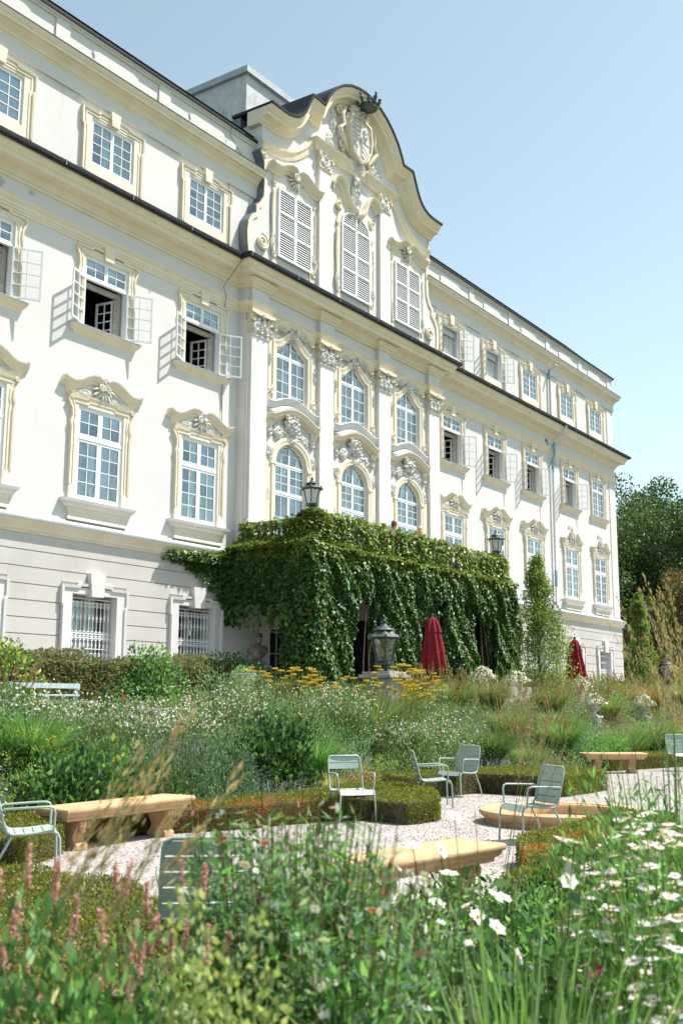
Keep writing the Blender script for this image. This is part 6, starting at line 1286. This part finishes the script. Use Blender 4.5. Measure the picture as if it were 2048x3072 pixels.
# ================================================================ flower border between gravel and terrace
def gp3(x, y): return (x, y, gz(x, y)-.02)
PL = [
 # kind, x, y, r, h, label, category, kw
 ('aster', 8.2, -10.9, .75, .85, 'lilac flowered aster clump at the left edge above the bench', 'flower', dict(flo=[(.46, .38, .62), (.55, .48, .68)])),
 ('fine', 7.5, -10.2, .7, .8, 'grey green bushy plant cut by the left edge', 'plant', {}),
 ('spurge', 8.95, -11.1, .36, .85, 'lower lime green spurge cushion left of the broad leaved plant', 'plant', {}),
 ('spurge', 9.75, -10.5, .45, 1.1, 'taller lime green spurge behind the broad leaved plant', 'plant', {}),
 ('roundleaf', 9.45, -11.2, .72, .80, 'broad leaved green shrub right behind the left stone bench', 'shrub', dict(dens=1.4, pal_=G_DARK+[(.11, .22, .08), (.16, .28, .12)])),
 ('roundleaf', 10.3, -10.75, .7, .85, 'yellow green leafy shrub right of the broad leaved one', 'shrub', dict(pal_=G_FRESH+G_LIME[:1]+G_MID)),
 ('fine', 11.0, -11.1, .75, .75, 'fine leaved green shrub above the scorched hedge', 'shrub', dict(pal_=G_MID+G_DARK)),
 ('lavender', 11.6, -10.85, .65, 1.05, 'purple stemmed sage clump left of the blue green shrub', 'plant', dict(pal_=G_MID+G_DARK, flo=[(.24, .15, .30), (.32, .22, .38)], dens=1.4)),
 ('fine', 12.5, -11.0, .85, .95, 'blue green feathery shrub left of the single chair', 'shrub', dict(pal_=[(.12, .20, .13), (.15, .24, .16), (.09, .16, .10)], dens=1.2)),
 ('lavender', 12.95, -11.75, .75, .45, 'low silver lavender mat behind the single chair', 'plant', {}),
 ('roundleaf', 14.05, -10.9, .75, 1.1, 'dark round leaved shrub behind the single chair', 'shrub', dict(dens=1.3, pal_=G_DARK+[(.03, .07, .025), (.10, .2, .07)])),
 ('grass', 15.75, -10.55, .75, .95, 'arching green grass clump right of the single chair', 'grass', {}),
 ('grass', 14.9, -11.45, .5, .42, 'low pale grass tuft over the hedge by the single chair', 'grass', dict(pal_=G_LIME+STRAW)),
 ('spurge', 16.15, -11.35, .33, .55, 'orange tinged spurge cushion left of the chair pair', 'plant', dict(pal_=[(.34, .20, .05), (.28, .22, .06)], flo=[(.45, .22, .06)])),
 ('spurge', 16.95, -11.15, .42, .55, 'yellow green spurge cushion behind the chair pair', 'plant', {}),
 ('fine', 16.6, -10.6, .6, .7, 'silver green low shrub behind the spurge cushions', 'shrub', dict(pal_=G_GREY)),
 ('gaura', 18.7, -10.5, 1.1, 1.15, 'big white and pink gaura mass behind the chair pair', 'flower', dict(dens=1.4)),
 ('gaura', 17.6, -9.6, .9, 1.15, 'white gaura clump left of the big pink one', 'flower', dict(dens=1.2)),
 ('rose', 19.9, -10.9, .45, .75, 'pink phlox like rose at the right of the gaura mass', 'flower', dict(flo=[(.62, .2, .35), (.7, .45, .6)])),
 ('lavender', 20.6, -11.5, .95, .5, 'pale lavender cushion above the long right hedge', 'plant', dict(pal_=G_GREY)),
 ('grass', 22.0, -10.7, .95, .98, 'dark green arching grass right of the gaura', 'grass', dict(pal_=G_DARK+G_MID, dens=1.5)),
 ('stipa', 23.6, -10.9, 1.0, 1.3, 'feather grass mound above the long hedge', 'grass', {}),
 ('stipa', 22.4, -9.2, 1.1, 1.55, 'tall tan feather grass behind the dark grass', 'grass', {}),
 ('stipa', 25.2, -9.6, 1.2, 1.6, 'tan feather grass left of the far bench', 'grass', {}),
 ('gaura', 9.9, -9.3, .8, .95, 'white flower clump at the far left of the border', 'flower', dict(flo=WHITE)),
 ('gaura', 11.5, -9.7, .95, 1.2, 'pale lilac white blossom mass in the left border', 'flower', dict(flo=[(.74, .66, .74), (.8, .78, .8), (.7, .6, .68)], dens=1.5)),
 ('gaura', 13.0, -9.75, .9, 1.05, 'white blossom mass in the middle of the left border', 'flower', dict(flo=WHITE, dens=1.5)),
 ('gaura', 14.5, -9.45, .8, 1.05, 'blush white blossom mass left of the cream roses', 'flower', dict(dens=1.3)),
 ('rose', 12.75, -8.6, .3, 1.1, 'red rose with two blooms in the left border', 'flower', dict(flo=[(.55, .02, .03)], dens=.3)),
 ('rose', 15.55, -9.85, .55, 1.05, 'cream apricot roses above the round leaved shrub', 'flower', dict(flo=[(.78, .55, .28), (.78, .62, .4)])),
 ('fine', 15.2, -9.1, .95, 1.15, 'grey green fine shrub behind the cream roses', 'shrub', dict(pal_=G_GREY+G_MID)),
 ('umbel', 18.15, -7.95, .75, 1.35, 'yellow fennel umbels left of the vine pier', 'flower', dict(dens=1.6)),
 ('umbel', 18.55, -8.9, .7, 1.1, 'yellow umbels left of the large lantern', 'flower', dict(dens=1.2)),
 ('rose', 18.9, -9.1, .75, 1.0, 'white rose bush below the large lantern', 'flower', dict(dens=1.4)),
 ('umbel', 21.2, -9.2, .9, 1.1, 'golden umbels right of the large lantern pier', 'flower', dict(dens=1.5)),
 ('umbel', 22.5, -8.4, .85, 1.2, 'golden yellow flowers below the red parasol', 'flower', dict(dens=1.4)),
 ('dry', 19.7, -8.6, .7, 1.0, 'brown dry grass tuft left of the large lantern pier', 'grass', {}),
 ('dry', 24.6, -8.4, 1.0, 1.15, 'brown green grass mound right of the golden flowers', 'grass', {}),
 ('grass', 23.3, -7.6, .6, .9, 'bright green tuft below the red parasol pole', 'grass', dict(pal_=G_FRESH)),
 ('aster', 21.5, -10.3, .8, .95, 'small white and pink daisies below the golden umbels', 'flower', dict(flo=PINKW, dens=1.3)),
 ('dry', 26.9, -8.3, 1.1, 1.2, 'tan green grass mound left of the first white urn', 'grass', {}),
 ('dry', 30.2, -8.6, 1.1, 1.1, 'dry grass mound between the white urns', 'grass', {}),
 ('stipa', 28.6, -9.6, 1.2, 1.5, 'feather grass before the kerb wall', 'grass', {}),
 ('stipa', 33.9, -8.9, 1.2, 1.6, 'feather grass at the foot of the hornbeam', 'grass', {}),
 ('dry', 29.3, -11.2, 1.1, 1.0, 'grass mound behind the far stone bench', 'grass', {}),
 ('fine', 27.3, -11.3, .9, .8, 'low green shrub right behind the far stone bench', 'shrub', dict(pal_=G_FRESH)),
 ('grass', 26.7, -10.4, .9, 1.1, 'green grass clump behind the far stone bench', 'grass', {}),
 ('rose', 29.6, -11.9, .5, .95, 'red rose above the right hand hedge', 'flower', dict(flo=[(.5, .02, .05)], dens=.5)),
 ('dry', 32.4, -10.9, 1.2, 1.15, 'tan grass mound toward the right edge', 'grass', {}),
 ('umbel', 34.6, -11.2, 1.0, 1.0, 'orange yellow flowers at the right edge of the border', 'flower', dict(flo=[(.55, .3, .06), (.6, .4, .1)])),
 ('stipa', 36.6, -10.6, 1.3, 1.7, 'tall feather grass at the right edge of the border', 'grass', {}),
 ('dry', 38.6, -8.6, 1.3, 1.3, 'rusty grass mound right of the hornbeam', 'grass', dict(pal_=TAN+[(.28, .15, .06)])),
 ('stipa', 41.5, -7.6, 1.5, 1.9, 'tall feather grass below the second parasol', 'grass', {}),
 ('dry', 45.0, -8.0, 1.6, 1.6, 'tan grass mass left of the far lantern', 'grass', {}),
 ('stipa', 47.0, -8.6, 1.6, 2.2, 'tall tan grass before the far lantern', 'grass', {}),
 ('spike', 17.9, -7.2, .55, .95, 'pink flower spikes at the foot of the stone bowl', 'flower', {}),
 ('spike', 10.6, -8.4, .8, 1.1, 'pink and tan flower spikes before the slatted bench', 'flower', {}),
 ('tall', 18.2, -6.8, .25, 1.3, 'single tall bare stem left of the stone bowl', 'plant', dict(dens=.3, pal_=G_LIME)),
 ('fine', 13.6, -10.3, .8, .95, 'mid green fine shrub between blossom masses', 'shrub', {}),
 ('fine', 16.4, -9.5, .8, .95, 'pale green shrub left of the arching grass', 'shrub', dict(pal_=G_MID+G_GREY)),
 ('fine', 20.3, -9.9, .8, .95, 'green shrub below the golden umbels', 'shrub', dict(pal_=G_MID)),
 ('fine', 8.8, -9.7, .9, 1.0, 'dark green shrub behind the lilac asters', 'shrub', dict(pal_=G_MID+G_DARK)),
 ('grass', 10.0, -9.9, .8, 1.1, 'green grass tuft between lilac asters and blossom mass', 'grass', {}),
 ('umbel', 19.55, -9.9, .75, 1.85, 'yellow flowers hiding the foot of the large lantern pier', 'flower', dict(dens=1.8)),
 ('dry', 18.75, -9.8, .6, 1.6, 'brown seed heads left of the lantern pier foot', 'grass', {}),
 ('aster', 20.4, -10.4, .75, 1.45, 'white daisies right before the lantern pier', 'flower', dict(dens=1.3)),
 ('fine', 19.6, -10.5, .7, 1.15, 'grey green mound below the lantern pier', 'shrub', dict(pal_=G_GREY+G_MID)),
]
for i, a in enumerate(PL):
    kind, x, y, r, h, label, cat, kw = a; h = max(.5, h-gz(x, y)*.36)+(.22 if -9.65 < y < -8.25 else 0); plant(kind, gp3(x, y), r, h, label, cat, 'plants of the flower border', i, **kw)
RNG = np.random.default_rng(404); n = 90000; P = np.stack([RNG.uniform(5.5, 62, n), RNG.uniform(-11.9, -7.7, n), np.zeros(n)], 1); lum = .5+.5*np.sin(P[:, 0]*1.9+P[:, 1])*np.sin(P[:, 1]*2.3+1); zb = np.array([gz(0, y) for y in P[:, 1]]); P[:, 2] = zb+RNG.random(n)*(.08+.26*lum)*np.where(P[:, 0] < 21, .6, 1.1)
f = FB(); mixc = np.where((np.sin(P[:, 0]*.9+2*np.sin(P[:, 1]))*.5+.5+RNG.normal(0, .2, n) < np.clip((P[:, 0]-20)/40, 0, .45))[:, None], pick(TAN+G_MID, n), pick(G_MID+G_GREY+G_FRESH, n)); f.leaves(P, nrm(rdir(n)*.8+UP*.9), .085*RNG.uniform(.6, 1.4, n), .024, mixc); o = f.build('ground_cover', 'leaf', kind='stuff'); tag(o, 'low mixed leaves covering the soil of the flower border', 'ground cover')
# ================================================================ near flowers in front of the camera (soft focus)
def near_gaura():
    global RNG
    RNG = np.random.default_rng(91)
    for (x, y, r, h, n, label) in ((2.6, -20.02, .30, 1.33, 150, 'tall gaura with white butterfly blossoms in the near centre'), (2.45, -20.3, .24, 1.12, 100, 'gaura with pinkish buds at the bottom centre'), (2.95, -20.15, .24, 1.06, 70, 'white gaura stems before the nearest stone bench')):
        t = empty('gaura_plant', (x, y, 0), 0, label, 'flower', 'near flowers'); f = FB()
        a = RNG.uniform(0, 2*pi, n); q = np.sqrt(RNG.random(n))*r; P = np.stack([q*.3*np.cos(a), q*.3*np.sin(a), np.zeros(n)], 1); Q = np.stack([q*1.1*np.cos(a), q*1.1*np.sin(a), h*RNG.uniform(.86, 1.05, n)], 1); f.stems(P, Q, .0022, pick([(.12, .14, .05), (.16, .09, .05)], n))
        T = RNG.uniform(.12, .92, (n, 95)); LP = (P[:, None]+(Q-P)[:, None]*T[..., None]).reshape(-1, 3)+RNG.normal(0, .012, (n*95, 3)); f.leaves(LP, rdir(len(LP), .55), .046*RNG.uniform(.6, 1.3, len(LP)), .012, pick(G_FRESH+G_GREY+[(.24, .36, .2)], len(LP))); f.build('foliage', 'leaf', t)
        me = None
        for k in range(int(n*.62)):
            i = RNG.integers(0, n); u = RNG.uniform(.72, 1.02); pt = P[i]+(Q[i]-P[i])*u+RNG.normal(0, .01, 3)
            if me is None or k < 5:
                g = FB(); c = np.array([[.8, .77, .78], [.8, .8, .8], [.74, .58, .62], [.8, .78, .77], [.55, .28, .22]][k % 5])[None]
                for s_ in (-1, -.35, .35, 1): g.leaves(np.zeros((1, 3)), np.array([[s_*.8, .1, .55]]), .022, .017, c, .12, np.array([[0, -1., .2]]))
                o = g.build('flower', 'petal', t); me = (me or [])+[o.data]
            else: o = bpy.data.objects.new('flower', me[k % 5 if len(me) > k % 5 else 0]); place(o, t)
            o.location = pt; o.rotation_euler = (RNG.normal(0, .5), RNG.normal(0, .5), RNG.uniform(0, 6))
near_gaura()
def near_daisies():
    global RNG
    RNG = np.random.default_rng(92); g = FB(); mesh = []
    for k in range(3):
        g = FB(); n = 15; a = np.linspace(0, 2*pi, n, endpoint=False); d = np.stack([np.cos(a), np.sin(a), np.full(n, [.08, .25, -.1][k])], 1); g.leaves(d*.003, d, .020+.003*RNG.random(n), .0075, pick(WHITE, n, .03), .05, np.repeat(UP[None], n, 0))
        m = 14; a = RNG.uniform(0, 2*pi, m); q = RNG.random(m)*.005; g.leaves(np.stack([q*np.cos(a), q*np.sin(a), np.full(m, .002)], 1), rdir(m, 1.5), .005, .004, pick([(.5, .28, .04)], m)); o = g.build('flower', 'petal'); mesh.append(o.data); bpy.data.objects.remove(o)
    for (x, y, r, h, nf, label) in ((3.66, -20.74, .42, 1.17, 290, 'dense white daisy bush filling the right foreground'), (4.35, -20.5, .45, 1.14, 200, 'white daisy bush behind, toward the right edge'), (3.12, -21.0, .3, 1.02, 130, 'small daisy bush at the bottom right corner')):
        t = empty('daisy_bush', (x, y, 0), 0, label, 'flower', 'near flowers'); f = FB(); n = int(9000*r); p, d = dome(n, r, h); p[:, 2] = np.where(p[:, 2] < h*.25, p[:, 2]+RNG.random(n)*h*.5, p[:, 2]); f.leaves(p, nrm(d*.5+rdir(n)*.7+UP*.6), .05*RNG.uniform(.6, 1.2, n), .010, pick(G_MID+G_FRESH, n)); stalks(f, r, h, 90, G_MID, .003)
        m = int(nf*1.4); pp, dd = dome(m, r, h*1.03); f.leaves(pp, rdir(m, .6), .012, .012, pick([(.42, .24, .06), (.35, .2, .08)], m)); f.build('foliage', 'leaf', t)
        k = 0
        while k < nf:
            d = rdir(1, .7)[0]
            if d[2] < .1: continue
            o = bpy.data.objects.new('flower', mesh[k % 3]); o.location = d*np.array([r, r, h])*RNG.uniform(.95, 1.07); nn = Vector(d*.5+UP*.8+rdir(1)[0]*.3); o.rotation_euler = nn.to_track_quat('Z', 'Y').to_euler(); s_ = RNG.uniform(.85, 1.3); o.scale = (s_,)*3; place(o, t); k += 1
near_daisies()
def near_spikes():
    global RNG
    RNG = np.random.default_rng(93)
    for (x, y, r, h, n, label) in ((1.92, -19.72, .36, 1.2, 30, 'pink knotweed spikes in the lower left foreground'), (2.27, -19.85, .28, 1.12, 12, 'pink knotweed spikes before the dark chair')):
        t = empty('knotweed', (x, y, 0), 0, label, 'flower', 'near flowers'); f = FB(); P, Q = stalks(f, r, h, n, [(.10, .14, .05)], .003); m = int(1500*r); a = RNG.uniform(0, 2*pi, m); q = np.sqrt(RNG.random(m))*r; f.blades(np.stack([q*np.cos(a), q*np.sin(a), RNG.random(m)*h*.55], 1), nrm(rdir(m)*.45+UP), .34, .022, .5, pick(G_FRESH+G_LIME+G_MID, m)); f.build('foliage', 'leaf', t)
        for i in range(n):
            g = FB(); k = 170; tt = RNG.random(k); ax = nrm(Q[i:i+1]-P[i:i+1])[0]; L = RNG.uniform(.06, .11); g.leaves(ax*L*tt[:, None]+RNG.normal(0, 1, (k, 3))*(.0022+.0028*(1-tt[:, None])), rdir(k, .4), .009, .007, pick([(.66, .36, .34), (.58, .28, .27), (.72, .46, .42)], k)); o = g.build('flower_spike', 'petal', t); o.location = Q[i]-ax*.03
near_spikes()
def near_blades():
    global RNG
    RNG = np.random.default_rng(94)
    for (x, y, n, h, w_, label, pal_) in ((2.72, -20.66, 210, 1.14, .020, 'sword leaved iris clump at the bottom right of centre', [(.28, .42, .15), (.20, .34, .10), (.38, .48, .24)]), (2.95, -20.78, 130, 1.08, .019, 'second sword leaved clump beside the daisies', [(.18, .30, .11), (.13, .23, .08)]), (1.7, -19.95, 70, 1.1, .016, 'arching grass blades at the lower left corner', G_FRESH+G_LIME)):
        t = empty('sword_leaf_clump', (x, y, 0), 0, label, 'plant', 'near flowers'); f = FB(); a = RNG.uniform(0, 2*pi, n); q = np.sqrt(RNG.random(n))*.16; P = np.stack([q*np.cos(a), q*np.sin(a), np.zeros(n)], 1); ln = RNG.uniform(.02, .34, n); D = nrm(np.stack([ln*np.cos(a), ln*np.sin(a), np.ones(n)], 1)); f.blades(P, D, h*RNG.uniform(.65, 1.05, n), w_, RNG.uniform(.02, .3, n), pick(pal_, n), 6); f.build('leaf_fan', 'leaf', t)
near_blades()
def near_anemones():
    global RNG
    RNG = np.random.default_rng(95); t = empty('anemone_plant', (3.32, -20.36, 0), 0, 'white and pink anemones on tall stems before the nearest bench', 'flower', 'near flowers'); f = FB(); n = 34
    P, Q = stalks(f, .36, 1.2, n, [(.10, .13, .05)], .0028); m = 900; p, d = dome(m, .36, .84); f.leaves(p, nrm(d*.6+rdir(m)*.8), .06, .036, pick(G_MID+G_FRESH, m)); k = 200; T = RNG.uniform(.3, .95, k); i = RNG.integers(0, n, k); f.leaves(P[i]+(Q-P)[i]*T[:, None], rdir(k, .2), .07, .035, pick(G_MID+G_DARK, k)); f.build('foliage', 'leaf', t)
    for i in range(n):
        if i % 3 == 2: continue
        g = FB(); c = np.array([[.55, .06, .18]]) if i in (4, 9, 13) else np.array([[.82, .81, .82]]); g.flowers(np.zeros((1, 3)), np.array([[.1, -.5, .8]]), .034, 6, c, 1.05, .22); g.leaves(np.zeros((10, 3)), rdir(10, 1), .011, .007, pick([(.55, .36, .05)], 10)); o = g.build('flower', 'petal', t); o.location = Q[i]; o.rotation_euler = (RNG.normal(0, .4), RNG.normal(0, .4), 0)
near_anemones()
def near_misc():
    global RNG
    RNG = np.random.default_rng(96)
    t = empty('pale_shrub', (1.78, -20.47, 0), 0, 'pale yellow green shrub at the bottom edge left of centre', 'shrub', 'near flowers'); f = FB(); shrub(f, .2, 1.03, 6500, .024, .016, [(.34, .40, .16), (.28, .36, .13), (.42, .46, .22)]); f.build('foliage', 'leaf', t)
    t = empty('leafy_undergrowth', (1.75, -20.12, 0), 0, 'green leafy plant filling the lower left corner', 'plant', 'near flowers'); f = FB(); shrub(f, .3, .98, 5200, .05, .02, G_MID+G_FRESH); f.build('foliage', 'leaf', t)
    t = empty('leafy_undergrowth', (2.33, -20.36, 0), 0, 'dark green leafy plant between gaura and iris leaves', 'plant', 'near flowers'); f = FB(); shrub(f, .22, .86, 3200, .045, .022, G_MID+G_FRESH); f.build('foliage', 'leaf', t)
    t = empty('reed_clump', (5.3, -20.25, 0), 0, 'upright dark green reeds before the basin at the right', 'plant', 'near flowers'); f = FB(); n = 70; P, Q = stalks(f, .35, 1.42, n, [(.10, .18, .08), (.13, .22, .10)], .0032); f.build('stems', 'leaf', t)
    t = empty('feathery_plant', (5.2, -20.5, 0), 0, 'fresh green feathery plant at the right edge behind the daisies', 'plant', 'near flowers'); f = FB(); n = 70; P, Q = stalks(f, .5, 1.22, n, G_FRESH, .003); T = RNG.uniform(.2, 1, (n, 60)); LP = (P[:, None]+(Q-P)[:, None]*T[..., None]).reshape(-1, 3); f.leaves(LP, rdir(len(LP), .7), .055, .010, pick(G_FRESH, len(LP))); f.build('foliage', 'leaf', t)
    # arching feather grass stalks that lean in from the left and the right
    for (x, y, n, lean, h, bd, pw, nb, label) in ((1.36, -19.86, 6, (.44, -.27), 1.72, .08, .036, 110, 'long tan feather grass stalks leaning in from the left'), (6.3, -20.15, 20, (.12, .05), 1.75, .2, .026, 70, 'hazy feather grass stalks before the right hand hedge'), (6.3, -18.9, 10, (.1, -.1), 1.6, .15, .022, 60, 'thin pale grass stalks rising left of the basin'), (5.4, -20.45, 22, (.05, .1), 2.2, .15, .030, 80, 'tall tan feather grass rising against the trees at the right')):
        t = empty('feather_grass', (x, y, 0), 0, label, 'grass', 'near flowers'); f = FB(); g = FB(); P = np.stack([RNG.normal(0, .05, n), RNG.normal(0, .05, n), np.full(n, .34)], 1); hd = np.array([lean[0], lean[1], 0]); D = nrm(UP+hd+RNG.normal(0, .07, (n, 3))); D[:, 2] = np.abs(D[:, 2])
        L = (h-.15)*RNG.uniform(.75, 1.0, n); tip = f.blades(P, D, L, .005, RNG.uniform(.3, 1., n)*bd, pick(STRAW+G_MID, n), 8)
        bend = (tip-P-D*L[:, None])
        for i in range(n):
            tt = RNG.uniform(.74, 1.0, nb); pos_ = P[i]+D[i]*L[i]*tt[:, None]+bend[i]*(tt[:, None]**2.2); dr = nrm(D[i]+bend[i]*1.2/L[i]); g.leaves(pos_+RNG.normal(0, .008, (nb, 3)), nrm(dr*1.6+rdir(nb)*.6), pw*RNG.uniform(.5, 1.2, nb), pw*.15, pick(STRAW, nb, .15)*1.35)
        f.build('stalks', 'straw', t); g.build('plumes', 'straw', t)
    n = 60000; P = np.stack([RNG.uniform(1.2, 9.5, n), RNG.uniform(-21.6, -18.25, n), np.zeros(n)], 1); lum = .5+.5*np.sin(P[:, 0]*3.1+P[:, 1]*2)*np.sin(P[:, 1]*3.7+1); P[:, 2] = RNG.random(n)*(.15+.38*lum); f = FB(); f.leaves(P, nrm(rdir(n)*.8+UP*.8), .07*RNG.uniform(.6, 1.4, n), .026, pick(G_MID+G_FRESH+G_DARK, n)); o = f.build('undergrowth', 'leaf', kind='stuff'); tag(o, 'low leafy undergrowth covering the ground of the near bed', 'ground cover')
near_misc()
RNG = np.random.default_rng(8); n = 420; P = np.stack([RNG.uniform(5, 30, n), RNG.uniform(-18, -12, n), np.full(n, .012)], 1); P = P[in_poly(P, gp)]; n = len(P); f = FB(); f.leaves(P, nrm(rdir(n)*np.array([1, 1, .15])), .035*RNG.uniform(.5, 1.3, n), .016, pick([(.20, .12, .05), (.12, .15, .04), (.28, .18, .07)], n), .2, np.repeat(UP[None], n, 0)); o = f.build('fallen_leaves', 'leaf', kind='stuff'); tag(o, 'fallen leaves and scraps lying on the gravel', 'leaves')
# gravel pebbles: loose stones over the path, nobody could count them
RNG = np.random.default_rng(5); n = 26000; x = RNG.uniform(4.3, 30, n); y = RNG.uniform(-18.1, -11.9, n); P = np.stack([x, y, np.zeros(n)], 1); P = P[in_poly(P, gp)]; n = len(P); P[:, 2] = .006
f = FB(); s_ = RNG.uniform(.006, .015, (n, 1)); a = RNG.uniform(0, 2*pi, n); A = np.stack([np.cos(a), np.sin(a), np.zeros(n)], 1); B = np.stack([-np.sin(a), np.cos(a), np.zeros(n)], 1); c = pick([(.5, .46, .44), (.58, .54, .52), (.36, .32, .30)], n); T_ = UP*s_*.7
for u, v in ((A, B), (B, -A), (-A, -B), (-B, A)): f.quads(np.stack([P+u*s_, P+v*s_, P+v*s_*.5+T_, P+u*s_*.5+T_], 1), c)
o = f.build('pebbles', 'petal', kind='stuff'); tag(o, 'loose pale pebbles scattered over the gravel', 'gravel')
